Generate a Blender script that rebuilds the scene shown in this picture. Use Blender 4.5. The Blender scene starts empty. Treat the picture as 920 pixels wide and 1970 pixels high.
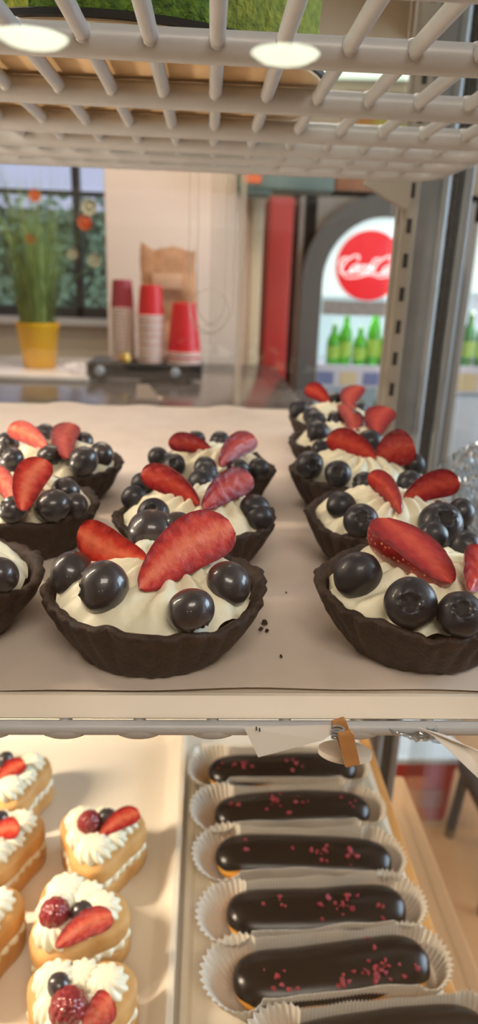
import bpy, bmesh, math, random
from mathutils import Vector, Matrix, noise
PI = math.pi
rnd = random.Random(7)
sc = bpy.context.scene
COL = sc.collection

# ------------------------------------------------------------------ camera
FPX = 1313.0
CAM = Vector((0, 0, 1.30))
RM = (Matrix.Rotation(math.radians(-3.0), 3, 'Z') @ Matrix.Rotation(math.radians(90 - 19.2), 3, 'X')
      @ Matrix.Rotation(math.radians(2.0), 3, 'Z'))
cd = bpy.data.cameras.new('camera')
cam = bpy.data.objects.new('camera', cd)
COL.objects.link(cam)
cam.matrix_world = Matrix.Translation(CAM) @ RM.to_4x4()
cd.sensor_fit = 'VERTICAL'
cd.sensor_height = 36.0
cd.lens = 36.0 * FPX / 1970.0
cd.clip_start = 0.01
cd.clip_end = 60
cd.dof.use_dof = True
cd.dof.focus_distance = 0.255
cd.dof.aperture_fstop = 9.5
sc.camera = cam

# ------------------------------------------------------------------ colour management, world
sc.view_settings.view_transform = 'Standard'
sc.view_settings.look = 'None'
sc.view_settings.gamma = 1
sc.view_settings.use_curve_mapping = False
sc.view_settings.exposure = 0.06
sc.cycles.use_denoising = True
sc.cycles.transparent_max_bounces = 20
sc.cycles.max_bounces = 10
sc.cycles.caustics_reflective = False
sc.cycles.caustics_refractive = False
sc.cycles.sample_clamp_indirect = 4.0
w = bpy.data.worlds.new('sky')
sc.world = w
w.use_nodes = True
w.node_tree.nodes['Background'].inputs[0].default_value = (0.66, 0.72, 1.0, 1)
w.node_tree.nodes['Background'].inputs[1].default_value = 0.95

WARM = (1.0, 0.82, 0.61)


def lamp(name, loc, power, sx, sy, color, direction):
    d = bpy.data.lights.new(name, 'AREA')
    d.shape = 'RECTANGLE'
    d.size, d.size_y, d.energy, d.color = sx, sy, power, color
    o = bpy.data.objects.new(name, d)
    COL.objects.link(o)
    o.location = loc
    o.rotation_euler = Vector(direction).to_track_quat('-Z', 'Y').to_euler()
    return o


# LED bars on the left inside wall of the case, one per bay (their housings are built below)
lamp('light_upper_bay', (-0.425, 0.37, 1.362), 2.9, 0.014, 0.40, WARM, (0.8, 0.05, -1.0))
lamp('light_lower_bay', (-0.425, 0.36, 1.098), 4.3, 0.014, 0.22, WARM, (1, 0.05, -0.72))
# room lamps: ceiling panels of the shop
lamp('light_room_front', (0.2, -1.0, 2.55), 22, 1.0, 0.6, (1.0, 0.89, 0.76), (0, 0, -1))
lamp('light_room_back', (-0.1, 1.55, 2.55), 27, 1.2, 0.5, (1.0, 0.86, 0.76), (0.0, 0.15, -1))
# daylight through the shop front on the right
lamp('light_shop_front', (2.55, 0.9, 1.6), 80, 1.6, 1.5, (0.62, 0.82, 1.0), (-1, -0.1, -0.1))


sd = bpy.data.lights.new('sun', 'SUN')
sd.energy, sd.angle, sd.color = 5.0, 0.02, (1.0, 0.97, 0.92)
so = bpy.data.objects.new('sun', sd)
COL.objects.link(so)
so.rotation_euler = Vector((0.3, 0.62, -0.9)).to_track_quat('-Z', 'Y').to_euler()


# ------------------------------------------------------------------ helpers
def ray(px, py):
    return RM @ Vector(((px - 460) / FPX, (985 - py) / FPX, -1.0))


def onz(px, py, z):
    d = ray(px, py)
    return CAM + d * ((z - CAM.z) / d.z)


def ony(px, py, y):
    d = ray(px, py)
    return CAM + d * (y / d.y)


def lin(c):
    return tuple(((v / 255.0) / 12.92) if v / 255.0 <= 0.04045 else (((v / 255.0 + 0.055) / 1.055) ** 2.4) for v in c)


def mat(name, c, rough=0.5, c2=None, nscale=30.0, bump=0.0, bscale=None, metal=0.0, coat=0.0, trans=0.0, sss=0.0,
        emit=0.0, ec=None, detail=4.0, lo=0.35, hi=0.65, alpha=1.0, spec=0.5, bdist=0.001):
    m = bpy.data.materials.new(name)
    m.use_nodes = True
    nt = m.node_tree
    b = nt.nodes['Principled BSDF']
    c = lin(c)
    b.inputs['Base Color'].default_value = (*c, 1)
    b.inputs['Roughness'].default_value = rough
    b.inputs['Metallic'].default_value = metal
    b.inputs['Coat Weight'].default_value = coat
    b.inputs['Coat Roughness'].default_value = 0.06
    b.inputs['Transmission Weight'].default_value = trans
    b.inputs['Specular IOR Level'].default_value = spec
    b.inputs['Alpha'].default_value = alpha
    if sss:
        b.inputs['Subsurface Weight'].default_value = sss
        b.inputs['Subsurface Radius'].default_value = (0.004, 0.003, 0.002)
        b.inputs['Subsurface Scale'].default_value = 1.0
    if emit:
        b.inputs['Emission Color'].default_value = (*lin(ec or (255, 255, 255)), 1)
        b.inputs['Emission Strength'].default_value = emit
    tc = nt.nodes.new('ShaderNodeTexCoord')
    if c2 is not None:
        n = nt.nodes.new('ShaderNodeTexNoise')
        n.inputs['Scale'].default_value = nscale
        n.inputs['Detail'].default_value = detail
        r = nt.nodes.new('ShaderNodeValToRGB')
        r.color_ramp.elements[0].position = lo
        r.color_ramp.elements[1].position = hi
        r.color_ramp.elements[0].color = (*c, 1)
        r.color_ramp.elements[1].color = (*lin(c2), 1)
        nt.links.new(tc.outputs['Object'], n.inputs['Vector'])
        nt.links.new(n.outputs['Fac'], r.inputs['Fac'])
        nt.links.new(r.outputs['Color'], b.inputs['Base Color'])
    if bump:
        n2 = nt.nodes.new('ShaderNodeTexNoise')
        n2.inputs['Scale'].default_value = bscale or nscale
        n2.inputs['Detail'].default_value = 5
        bp = nt.nodes.new('ShaderNodeBump')
        bp.inputs['Strength'].default_value = bump
        bp.inputs['Distance'].default_value = bdist
        nt.links.new(tc.outputs['Object'], n2.inputs['Vector'])
        nt.links.new(n2.outputs['Fac'], bp.inputs['Height'])
        nt.links.new(bp.outputs['Normal'], b.inputs['Normal'])
    return m


def glass(name, tint=(1, 1, 1), f0=0.04, rough=0.0):
    """clear pane: see-through plus a surface reflection that grows at grazing angles"""
    m = bpy.data.materials.new(name)
    m.use_nodes = True
    nt = m.node_tree
    for n in list(nt.nodes):
        nt.nodes.remove(n)
    out = nt.nodes.new('ShaderNodeOutputMaterial')
    mix = nt.nodes.new('ShaderNodeMixShader')
    tr = nt.nodes.new('ShaderNodeBsdfTransparent')
    tr.inputs[0].default_value = (*tint, 1)
    gl = nt.nodes.new('ShaderNodeBsdfGlossy')
    gl.inputs['Roughness'].default_value = rough
    lw = nt.nodes.new('ShaderNodeLayerWeight')
    lw.inputs['Blend'].default_value = 0.5
    pw = nt.nodes.new('ShaderNodeMath')
    pw.operation = 'POWER'
    pw.inputs[1].default_value = 5.0
    ma = nt.nodes.new('ShaderNodeMath')
    ma.operation = 'MULTIPLY_ADD'
    ma.inputs[1].default_value = 1 - f0
    ma.inputs[2].default_value = f0
    nt.links.new(lw.outputs['Facing'], pw.inputs[0])
    nt.links.new(pw.outputs[0], ma.inputs[0])
    nt.links.new(ma.outputs[0], mix.inputs[0])
    nt.links.new(tr.outputs[0], mix.inputs[1])
    nt.links.new(gl.outputs[0], mix.inputs[2])
    nt.links.new(mix.outputs[0], out.inputs[0])
    return m


class MB:
    """collects geometry; build() links it as one mesh object"""

    def __init__(s):
        s.v, s.f, s.m = [], [], []
        s.attr = []

    def add(s, vs, fs, mi=0):
        b = len(s.v)
        s.v += [tuple(v) for v in vs]
        s.f += [tuple(i + b for i in f) for f in fs]
        s.m += [mi] * len(fs)

    def box(s, x0, x1, y0, y1, z0, z1, mi=0, bev=0.0):
        if bev <= 0:
            vs = [(x, y, z) for z in (z0, z1) for y in (y0, y1) for x in (x0, x1)]
            s.add(vs, [(0, 2, 3, 1), (4, 5, 7, 6), (0, 1, 5, 4), (2, 6, 7, 3), (0, 4, 6, 2), (1, 3, 7, 5)], mi)
        else:
            bm = bmesh.new()
            bmesh.ops.create_cube(bm, size=1)
            for v in bm.verts:
                v.co = Vector(((x0 + x1) / 2 + v.co.x * (x1 - x0), (y0 + y1) / 2 + v.co.y * (y1 - y0), (z0 + z1) / 2 + v.co.z * (z1 - z0)))
            bmesh.ops.bevel(bm, geom=bm.edges[:], offset=bev, segments=3, profile=0.5, affect='EDGES')
            s.bm(bm, mi)

    def bm(s, bm, mi=0):
        bm.verts.index_update()
        s.add([v.co for v in bm.verts], [[v.index for v in f.verts] for f in bm.faces], mi)
        bm.free()

    def grid(s, fn, nu, nv, cu=False, cv=False, mi=0):
        vs = [fn(i / (nu if cu else nu - 1), j / (nv if cv else nv - 1)) for j in range(nv) for i in range(nu)]
        fs = []
        for j in range(nv if cv else nv - 1):
            for i in range(nu if cu else nu - 1):
                i2, j2 = (i + 1) % nu, (j + 1) % nv
                fs.append((j * nu + i, j * nu + i2, j2 * nu + i2, j2 * nu + i))
        s.add(vs, fs, mi)

    def rings(s, rings, mi=0, cap0=False, cap1=False):
        n = len(rings[0])
        vs = [p for r in rings for p in r]
        fs = []
        for j in range(len(rings) - 1):
            for i in range(n):
                k = (i + 1) % n
                fs.append((j * n + i, j * n + k, (j + 1) * n + k, (j + 1) * n + i))
        if cap0:
            fs.append(tuple(range(n))[::-1])
        if cap1:
            fs.append(tuple((len(rings) - 1) * n + i for i in range(n)))
        s.add(vs, fs, mi)

    def lathe(s, prof, n=32, c=(0, 0, 0), mi=0, cap0=False, cap1=False):
        s.rings([[(c[0] + r * math.cos(2 * PI * i / n), c[1] + r * math.sin(2 * PI * i / n), c[2] + z) for i in range(n)] for r, z in prof], mi, cap0, cap1)

    def tube(s, pts, r, n=10, mi=0, caps=True):
        pts = [Vector(p) for p in pts]
        rs = r if isinstance(r, (list, tuple)) else [r] * len(pts)
        rings = []
        t0 = (pts[1] - pts[0]).normalized()
        up = Vector((0, 0, 1)) if abs(t0.z) < 0.9 else Vector((1, 0, 0))
        nrm = (up - t0 * up.dot(t0)).normalized()
        for i, p in enumerate(pts):
            a = pts[max(0, i - 1)]
            b = pts[min(len(pts) - 1, i + 1)]
            t = (b - a).normalized()
            nrm = (nrm - t * nrm.dot(t)).normalized()
            bi = t.cross(nrm)
            rings.append([p + (nrm * math.cos(2 * PI * k / n) + bi * math.sin(2 * PI * k / n)) * rs[i] for k in range(n)])
        s.rings(rings, mi, caps, caps)

    def ball(s, c, rx, ry=None, rz=None, nu=14, nv=9, mi=0):
        ry = rx if ry is None else ry
        rz = rx if rz is None else rz
        vs = [(c[0], c[1], c[2] - rz)]
        for j in range(1, nv):
            t = -PI / 2 + PI * j / nv
            vs += [(c[0] + rx * math.cos(t) * math.cos(2 * PI * i / nu), c[1] + ry * math.cos(t) * math.sin(2 * PI * i / nu), c[2] + rz * math.sin(t)) for i in range(nu)]
        vs.append((c[0], c[1], c[2] + rz))
        fs = [(0, 1 + (i + 1) % nu, 1 + i) for i in range(nu)]
        for j in range(nv - 2):
            for i in range(nu):
                k = (i + 1) % nu
                fs.append((1 + j * nu + i, 1 + j * nu + k, 1 + (j + 1) * nu + k, 1 + (j + 1) * nu + i))
        L = len(vs) - 1
        fs += [(L, 1 + (nv - 2) * nu + i, 1 + (nv - 2) * nu + (i + 1) % nu) for i in range(nu)]
        s.add(vs, fs, mi)

    def prism(s, poly, fn0, fn1, mi=0):
        n = len(poly)
        vs = [fn0(p) for p in poly] + [fn1(p) for p in poly]
        fs = [tuple(range(n))[::-1], tuple(range(n, 2 * n))] + [(i, (i + 1) % n, n + (i + 1) % n, n + i) for i in range(n)]
        s.add(vs, fs, mi)

    def mesh(s, name, mats, smooth=True, sharp=None):
        me = bpy.data.meshes.new(name)
        me.from_pydata(s.v, [], s.f)
        for m in (mats if isinstance(mats, (list, tuple)) else [mats]):
            me.materials.append(m)
        me.polygons.foreach_set('material_index', s.m)
        me.update()
        bm = bmesh.new()
        bm.from_mesh(me)
        bmesh.ops.recalc_face_normals(bm, faces=bm.faces[:])
        bm.to_mesh(me)
        bm.free()
        if smooth:
            me.polygons.foreach_set('use_smooth', [True] * len(me.polygons))
            if sharp is not None:
                me.set_sharp_from_angle(angle=math.radians(sharp))
        return me

    def build(s, name, mats, parent=None, smooth=True, sharp=40, loc=None):
        o = bpy.data.objects.new(name, s.mesh(name, mats, smooth, sharp))
        COL.objects.link(o)
        if parent is not None:
            o.parent = parent
        if loc is not None:
            o.location = loc
        return o


def inst(name, me, parent=None, loc=(0, 0, 0), rot=None, scale=None):
    o = bpy.data.objects.new(name, me)
    COL.objects.link(o)
    o.parent = parent
    o.location = loc
    if rot is not None:
        o.rotation_mode = 'QUATERNION'
        o.rotation_quaternion = rot
    if scale is not None:
        o.scale = (scale,) * 3 if not isinstance(scale, (tuple, list)) else scale
    return o


def tag(o, label, cat, group=None):
    o['label'] = label
    o['category'] = cat
    if group:
        o['group'] = group
    return o


def thing(name, label, cat, loc=(0, 0, 0), rz=0.0, group=None):
    o = bpy.data.objects.new(name, None)
    o.empty_display_size = 0.02
    COL.objects.link(o)
    o.location = loc
    o.rotation_euler = (0, 0, rz)
    return tag(o, label, cat, group)


def struct(name, mb, m, **k):
    o = mb.build(name, m, **k)
    o['kind'] = 'structure'
    return o


def rrect(x0, x1, y0, y1, r, n=6):
    """rounded rectangle loop, counter-clockwise"""
    out = []
    for cx, cy, a in ((x1 - r, y1 - r, 0), (x0 + r, y1 - r, 90), (x0 + r, y0 + r, 180), (x1 - r, y0 + r, 270)):
        for k in range(n + 1):
            t = math.radians(a + 90 * k / n)
            out.append((cx + r * math.cos(t), cy + r * math.sin(t)))
    return out


# ------------------------------------------------------------------ materials
M_coat = mat('white_plastic_coating', (192, 193, 195), 0.36, (185, 186, 188), 60)
M_steel = mat('brushed_steel', (158, 166, 172), 0.45, (148, 155, 160), 25, metal=0.15)
M_beige_steel = mat('enamelled_upright', (166, 160, 148), 0.45)
M_dark = mat('dark_rubber', (44, 45, 44), 0.6)
M_gasket = mat('grey_gasket', (92, 95, 96), 0.6, (122, 124, 124), 300, bump=0.4, bscale=300)
M_pane = glass('clear_glass', (0.99, 0.99, 0.99), 0.022)
M_acryl = glass('clear_acrylic', (0.96, 0.96, 0.95), 0.05)
M_acryl_edge = mat('acrylic_edge', (214, 206, 196), 0.3, alpha=0.35)
M_tray = mat('white_tray_plastic', (238, 226, 208), 0.38, (232, 220, 202), 20)
M_paper = mat('paper_liner', (226, 211, 197), 0.75, (219, 204, 190), 40, bump=0.15, bscale=120)
M_trayw = mat('white_lower_tray', (240, 230, 212), 0.4)
M_case_paper = mat('white_pleated_paper', (222, 214, 200), 0.85)
M_label = mat('white_card', (232, 226, 218), 0.6)
M_wood = mat('light_wood', (208, 154, 98), 0.5, (188, 132, 80), 60)
M_woodstrip = mat('orange_wood_edge', (226, 166, 96), 0.5, (214, 150, 80), 30)
M_disc = mat('pale_wood_disc', (214, 204, 190), 0.6)
M_choc_shell = mat('chocolate_pastry', (34, 22, 18), 0.66, (62, 42, 32), 160, bump=0.9, bscale=420, bdist=0.0012, detail=8, lo=0.3, hi=0.75)
M_cream = mat('whipped_cream', (250, 244, 216), 0.42, sss=0.15, bump=0.12, bscale=900, bdist=0.0004)
M_berry = mat('blueberry_skin', (13, 13, 20), 0.42, (58, 66, 86), 75, coat=0.25, detail=7, bump=0.15, bscale=400, bdist=0.0003, lo=0.45, hi=0.85)
M_berry_veiled = mat('veiled_glazed_blueberry_skin', (24, 21, 27), 0.36, (84, 80, 86), 75, coat=0.7, detail=7, lo=0.4, hi=0.85)  # glossy glaze; lighter grey-brown tint imitates the reflection veil on the front glass
M_rasp = mat('raspberry', (118, 22, 36), 0.28, (156, 38, 48), 200, coat=0.5)
M_pastry = mat('golden_pastry', (224, 176, 108), 0.65, (190, 136, 74), 45, bump=0.3, bscale=300, lo=0.3, hi=0.8)
M_choux = mat('choux_pastry', (240, 178, 74), 0.55, (218, 142, 50), 60, bump=0.4, bscale=260)
M_icing = mat('chocolate_icing', (9, 5, 5), 0.26, (15, 8, 7), 60, spec=0.35)
M_crumb = mat('dried_raspberry', (168, 36, 58), 0.6, (110, 20, 38), 500)
M_cake = mat('green_cake', (104, 138, 40), 0.9, (62, 92, 24), 260, bump=1.0, bscale=420, bdist=0.003, detail=8)
M_cake_y = mat('green_cake_cut_face', (142, 150, 52), 0.9, (96, 112, 30), 220, bump=0.9, bscale=380, bdist=0.003, detail=8)
M_board = mat('brown_cardboard', (240, 208, 164), 0.75, (230, 196, 150), 40)
M_black = mat('black_plastic', (24, 23, 22), 0.45)
M_cello = glass('cellophane', (0.90, 0.95, 0.98), 0.30, 0.12)


def flesh_mat(name, c_in, c_mid, c_out, rough=0.3):
    m = bpy.data.materials.new(name)
    m.use_nodes = True
    nt = m.node_tree
    b = nt.nodes['Principled BSDF']
    at = nt.nodes.new('ShaderNodeAttribute')
    at.attribute_name = 'rad'
    tc = nt.nodes.new('ShaderNodeTexCoord')
    n = nt.nodes.new('ShaderNodeTexNoise')
    n.inputs['Scale'].default_value = 260
    n.inputs['Detail'].default_value = 4
    ad = nt.nodes.new('ShaderNodeMath')
    ad.operation = 'MULTIPLY_ADD'
    ad.inputs[1].default_value = 0.9
    sb = nt.nodes.new('ShaderNodeMath')
    sb.operation = 'SUBTRACT'
    sb.inputs[1].default_value = 0.45
    r = nt.nodes.new('ShaderNodeValToRGB')
    r.color_ramp.elements[0].position = 0.05
    r.color_ramp.elements[0].color = (*lin(c_in), 1)
    r.color_ramp.elements[1].position = 0.97
    r.color_ramp.elements[1].color = (*lin(c_out), 1)
    e = r.color_ramp.elements.new(0.55)
    e.color = (*lin(c_mid), 1)
    nt.links.new(tc.outputs['Object'], n.inputs['Vector'])
    nt.links.new(n.outputs['Fac'], ad.inputs[0])
    nt.links.new(at.outputs['Fac'], ad.inputs[2])
    nt.links.new(ad.outputs[0], sb.inputs[0])
    nt.links.new(sb.outputs[0], r.inputs['Fac'])
    nt.links.new(r.outputs['Color'], b.inputs['Base Color'])
    bp = nt.nodes.new('ShaderNodeBump')
    bp.inputs['Strength'].default_value = 0.7
    bp.inputs['Distance'].default_value = 0.0006
    nt.links.new(n.outputs['Fac'], bp.inputs['Height'])
    nt.links.new(bp.outputs['Normal'], b.inputs['Normal'])
    b.inputs['Roughness'].default_value = rough
    b.inputs['Specular IOR Level'].default_value = 0.3
    b.inputs['Coat Weight'].default_value = 0.06
    b.inputs['Coat Roughness'].default_value = 0.12
    return m


def skin_mat(name, c1, c2):
    """strawberry skin with pale seeds"""
    m = mat(name, c1, 0.32, c2, 120, coat=0.4)
    nt = m.node_tree
    b = nt.nodes['Principled BSDF']
    src = b.inputs['Base Color'].links[0].from_socket
    tc = nt.nodes.new('ShaderNodeTexCoord')
    vo = nt.nodes.new('ShaderNodeTexVoronoi')
    vo.inputs['Scale'].default_value = 430
    vo.inputs['Randomness'].default_value = 0.45
    cp = nt.nodes.new('ShaderNodeMath')
    cp.operation = 'LESS_THAN'
    cp.inputs[1].default_value = 0.24
    mx = nt.nodes.new('ShaderNodeMixRGB')
    mx.inputs['Color2'].default_value = (*lin((206, 130, 92)), 1)
    nt.links.new(tc.outputs['Object'], vo.inputs['Vector'])
    nt.links.new(vo.outputs['Distance'], cp.inputs[0])
    nt.links.new(cp.outputs[0], mx.inputs['Fac'])
    nt.links.new(src, mx.inputs['Color1'])
    nt.links.new(mx.outputs[0], b.inputs['Base Color'])
    return m


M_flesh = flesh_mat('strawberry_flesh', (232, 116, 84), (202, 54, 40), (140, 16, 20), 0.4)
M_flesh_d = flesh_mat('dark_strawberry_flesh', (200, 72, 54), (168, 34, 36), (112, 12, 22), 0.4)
M_skin = skin_mat('strawberry_skin', (150, 20, 26), (118, 12, 22))

# ------------------------------------------------------------------ the room
b = MB(); b.box(-2.6, 2.7, -3.6, 3.9, -0.06, 0.0)
M_floor = mat('tan_floor_tiles', (196, 152, 106), 0.35, (182, 138, 94), 3.0)
struct('floor', b, M_floor)
M_ceil = mat('warm_ceiling', (206, 190, 166), 0.9)
b = MB(); b.box(-2.6, 2.7, -3.6, 3.9, 2.6, 2.68); struct('ceiling', b, M_ceil)
M_wall = mat('cream_wall', (214, 196, 168), 0.85, (206, 188, 160), 2.0)
M_white = mat('white_partition_paint', (226, 208, 194), 0.8, (220, 202, 188), 3.0)
# back wall with a window opening at the left
WX0, WX1, WZ0, WZ1 = -1.75, -0.42, 1.06, 2.25
b = MB()
b.box(-2.6, WX0, 3.7, 3.82, 0, 2.6)
b.box(WX1, 2.7, 3.7, 3.82, 0, 2.6)
b.box(WX0, WX1, 3.7, 3.82, 0, WZ0)
b.box(WX0, WX1, 3.7, 3.82, WZ1, 2.6)
struct('wall_back', b, M_wall)
b = MB(); b.box(-2.68, -2.6, -3.6, 3.82, 0, 2.6); struct('wall_left', b, M_wall)
b = MB(); b.box(2.7, 2.78, -3.6, 3.82, 0, 2.6); struct('wall_right', b, M_wall)
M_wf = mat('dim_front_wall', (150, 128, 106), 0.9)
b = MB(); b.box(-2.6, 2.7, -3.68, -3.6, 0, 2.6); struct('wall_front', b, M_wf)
# white partition behind the coffee counter, ending in a cream edge
b = MB(); b.box(-0.325, 0.128, 2.3, 2.38, 0, 2.2, bev=0.004); struct('wall_partition', b, M_white)
b = MB(); b.box(0.128, 0.165, 2.285, 2.395, 0, 2.2, bev=0.004)
struct('trim_1', b, mat('cream_edge_trim', (206, 188, 158), 0.6))
b = MB(); b.box(0.9, 1.5, 2.6, 3.7, 2.36, 2.6); struct('trim_2', b, mat('ceiling_box_paint', (176, 158, 130), 0.9))
# window
win = bpy.data.objects.new('window_1', None); COL.objects.link(win); win['kind'] = 'structure'
b = MB()
b.box(WX0, WX1, 3.72, 3.78, WZ0, WZ0 + 0.05); b.box(WX0, WX1, 3.72, 3.78, WZ1 - 0.05, WZ1)
b.box(WX0, WX0 + 0.05, 3.72, 3.78, WZ0, WZ1); b.box(WX1 - 0.05, WX1, 3.72, 3.78, WZ0, WZ1)
xm = ony(146, 345, 3.75).x
b.box(xm - 0.018, xm + 0.018, 3.72, 3.78, WZ0, WZ1)
b.box(WX0, WX1, 3.735, 3.765, ony(100, 371, 3.75).z - 0.012, ony(100, 371, 3.75).z + 0.012)
b.build('window_frame', mat('dark_window_frame', (52, 54, 56), 0.5), win)
b = MB(); b.box(WX0 + 0.02, WX1 - 0.02, 3.747, 3.753, WZ0 + 0.02, WZ1 - 0.02); b.build('window_pane', M_pane, win)
b = MB(); b.box(WX0 - 0.03, WX1 + 0.02, 3.60, 3.72, WZ0 - 0.035, WZ0, bev=0.006); b.build('window_sill', mat('white_sill', (220, 212, 200), 0.5), win)
# hedge outside
M_hedge = mat('hedge_leaves', (106, 138, 120), 0.8, (68, 94, 82), 9, detail=8)


def hedge(name, x0, x1, y, ztop, label, seed):
    mb = MB()
    r2 = random.Random(seed)
    mb.box(x0, x1, y, y + 0.5, 0, ztop - 0.1)
    fv, ff = [], []
    for k in range(2600):
        x, z = r2.uniform(x0, x1), r2.uniform(0.7, ztop)
        d = Vector((r2.uniform(-1, 1), -0.7, r2.uniform(-1, 1))).normalized()
        u = d.cross(Vector((r2.uniform(-1, 1), r2.uniform(-1, 1), r2.uniform(-1, 1)))).normalized() * r2.uniform(0.02, 0.05)
        v2 = d.cross(u) * 0.5
        c = Vector((x, y - r2.uniform(0, 0.12), z))
        n0 = len(fv)
        fv += [c - u, c - v2, c + u, c + v2]
        ff.append((n0, n0 + 1, n0 + 2, n0 + 3))
    mb.add(fv, ff)
    o = mb.build(name, M_hedge, smooth=False)
    return tag(o, label, 'hedge')


ht = ony(100, 372, 5.2).z
hedge('hedge', -3.2, 0.4, 5.2, ht, 'dark green clipped hedge outside the back window', 3)
b = MB(); b.box(-8, 8, 3.9, 12, -0.1, -0.02); struct('ground', b, mat('outdoor_paving', (120, 118, 112), 0.9))

# ------------------------------------------------------------------ display case
SX = 0.275
GX0 = -0.45
case = thing('display_case', 'refrigerated glass display case with grey metal rear post holding the pastries', 'display case', (0, 0, 0))
b = MB(); b.box(GX0, SX + 0.02, 0.145, 0.149, 0.62, 1.85); b.build('front_glass', M_pane, case, smooth=False)
b = MB(); b.box(SX, SX + 0.004, 0.15, 0.74, 0.62, 1.85); b.build('side_glass', M_pane, case, smooth=False)
b = MB(); b.box(GX0 - 0.01, GX0, 0.15, 0.75, 0.62, 1.85); b.build('side_panel', mat('white_case_side', (226, 216, 200), 0.5), case, smooth=False)
b = MB(); b.box(GX0 - 0.01, SX + 0.02, 0.145, 0.80, 0.0, 0.62, bev=0.004)
b.build('base_cabinet', mat('tan_base', (196, 150, 104), 0.4), case)
b = MB(); b.box(GX0 - 0.01, SX + 0.02, 0.145, 0.80, 1.85, 1.90, bev=0.004); b.build('top_panel', M_steel, case)
# rear right post: flat web, ridge, gasket channel and outer lip
PY = 0.70
prof = [(0.1965, PY + 0.004), (0.2165, PY + 0.004), (0.2175, PY - 0.004), (0.2215, PY - 0.006), (0.2250, PY - 0.004), (0.2262, PY + 0.012),
        (0.2262, PY + 0.05), (0.1965, PY + 0.05)]
b = MB(); b.prism(prof, lambda p: (p[0], p[1], 0.62), lambda p: (p[0], p[1], 1.85)); b.build('rear_post', M_steel, case, sharp=25)
b = MB(); b.box(0.2263, 0.2385, PY + 0.006, PY + 0.05, 0.62, 1.85)
for k in range(3):
    b.box(0.2272 + k * 0.004, 0.2285 + k * 0.004, PY + 0.003, PY + 0.008, 0.62, 1.85)
b.build('door_gasket', M_gasket, case, smooth=False)
b = MB(); b.box(0.2386, 0.2475, PY - 0.002, PY + 0.05, 0.62, 1.85, bev=0.002); b.build('post_lip', M_steel, case)
# slotted upright in front of the post
b = MB()
b.box(0.1812, 0.1965, PY - 0.004, PY + 0.012, 0.62, 1.85, bev=0.0015)
b.box(0.1785, 0.1812, PY + 0.003, PY + 0.012, 0.62, 1.85)
z = 0.66
while z < 1.83:
    b.box(0.1865, 0.1912, PY - 0.0046, PY - 0.0036, z, z + 0.013, 1)
    z += 0.031
b.build('slotted_upright', [M_beige_steel, M_dark], case)
b = MB(); b.box(GX0, GX0 + 0.05, PY, PY + 0.05, 0.62, 1.85, bev=0.002); b.build('rear_post', M_steel, case)
# rear sliding doors with a moulded finger pull
b = MB(); b.box(GX0 + 0.05, 0.035, 0.762, 0.766, 0.64, 1.83); b.build('sliding_door', M_acryl, case, smooth=False)
d2 = MB(); d2.box(0.0, 0.19, 0.772, 0.776, 0.64, 1.83); d2.build('sliding_door', M_acryl, case, smooth=False)
b = MB(); b.box(0.030, 0.0365, 0.758, 0.7615, 0.64, 1.83); b.build('door_edge', M_acryl_edge, case, smooth=False)
xa, xb = ony(364, 500, 0.76).x, ony(450, 500, 0.76).x
zb, zt = ony(410, 642, 0.76).z, ony(440, 372, 0.76).z
for i, dd in enumerate((0.0, 0.009)):
    lp = rrect(xa + dd, xb - dd, zb + dd, 1.50, 0.03 - dd)
    t = MB(); t.tube([(p[0], 0.7605, p[1]) for p in lp + lp[:1]], 0.0006, 6, caps=False)
    t.build('finger_pull', M_acryl_edge, case)
t = MB()
cc = ony(402, 600, 0.76)
t.tube([(cc.x + 0.021 * math.cos(2 * PI * k / 28), 0.7605, cc.z + 0.023 * math.sin(2 * PI * k / 28)) for k in range(29)], 0.0006, 6, caps=False)
t.build('finger_pull', M_acryl_edge, case)


def led_bar(y0, y1, z, label):
    t = thing('led_bar', label, 'light', (GX0, (y0 + y1) / 2, z))
    h = (y1 - y0) / 2
    b = MB(); b.box(0.0, 0.016, -h, h, -0.006, 0.018, bev=0.002); b.build('housing', M_steel, t)
    b = MB(); b.box(0.016, 0.02, -h + 0.005, h - 0.005, -0.004, 0.014, bev=0.001)
    b.build('diffuser', mat('led_diffuser', (255, 240, 214), 0.4, emit=3.0, ec=(255, 222, 176)), t)
    return t


led_bar(0.17, 0.57, 1.362, 'slim warm led light bar beside the tart tray on the case side')
led_bar(0.25, 0.47, 1.098, 'slim warm led light bar above the cream cakes on the case side')


# wire shelves
def wire_shelf(name, label, z, ybars, rb, x0, x1, yf, wires_x, rw, curved=()):
    t = thing(name, label, 'shelf', (0, 0, z))
    fr = MB()
    lp = rrect(x0, x1, yf, ybars[-1], 0.02)
    fr.tube([(p[0], p[1], 0) for p in lp + lp[:1]], rb, 12, caps=False)
    fr.build('frame_rod', M_coat, t)
    for i, y in enumerate(ybars[:-1]):
        mb = MB()
        if y in curved:
            pts = [(x0, y, 0), (x1 - 0.03, y, 0)] + [(x1 - 0.03 + 0.03 * math.sin(a), y - 0.03 * (1 - math.cos(a)), 0) for a in [math.radians(15 * k) for k in range(1, 7)]]
            pts.insert(1, (0, y, 0))
        else:
            pts = [(x0, y, 0), (0, y, 0), (x1, y, 0)]
        mb.tube(pts, rb, 12)
        for wx in wires_x:      # thick coating where the wires are welded on
            mb.ball((wx, y, 0.0012), rw * 1.6, rb * 1.28, rb * 0.86)
        mb.build('cross_bar', M_coat, t)
    for wx in wires_x:
        mb = MB()
        mb.tube([(wx, yf, rb * 0.25), (wx, (yf + ybars[-1]) / 2, rb * 0.25), (wx, ybars[-1], rb * 0.25)], rw, 10)
        mb.build('wire', M_coat, t)
    return t


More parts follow.
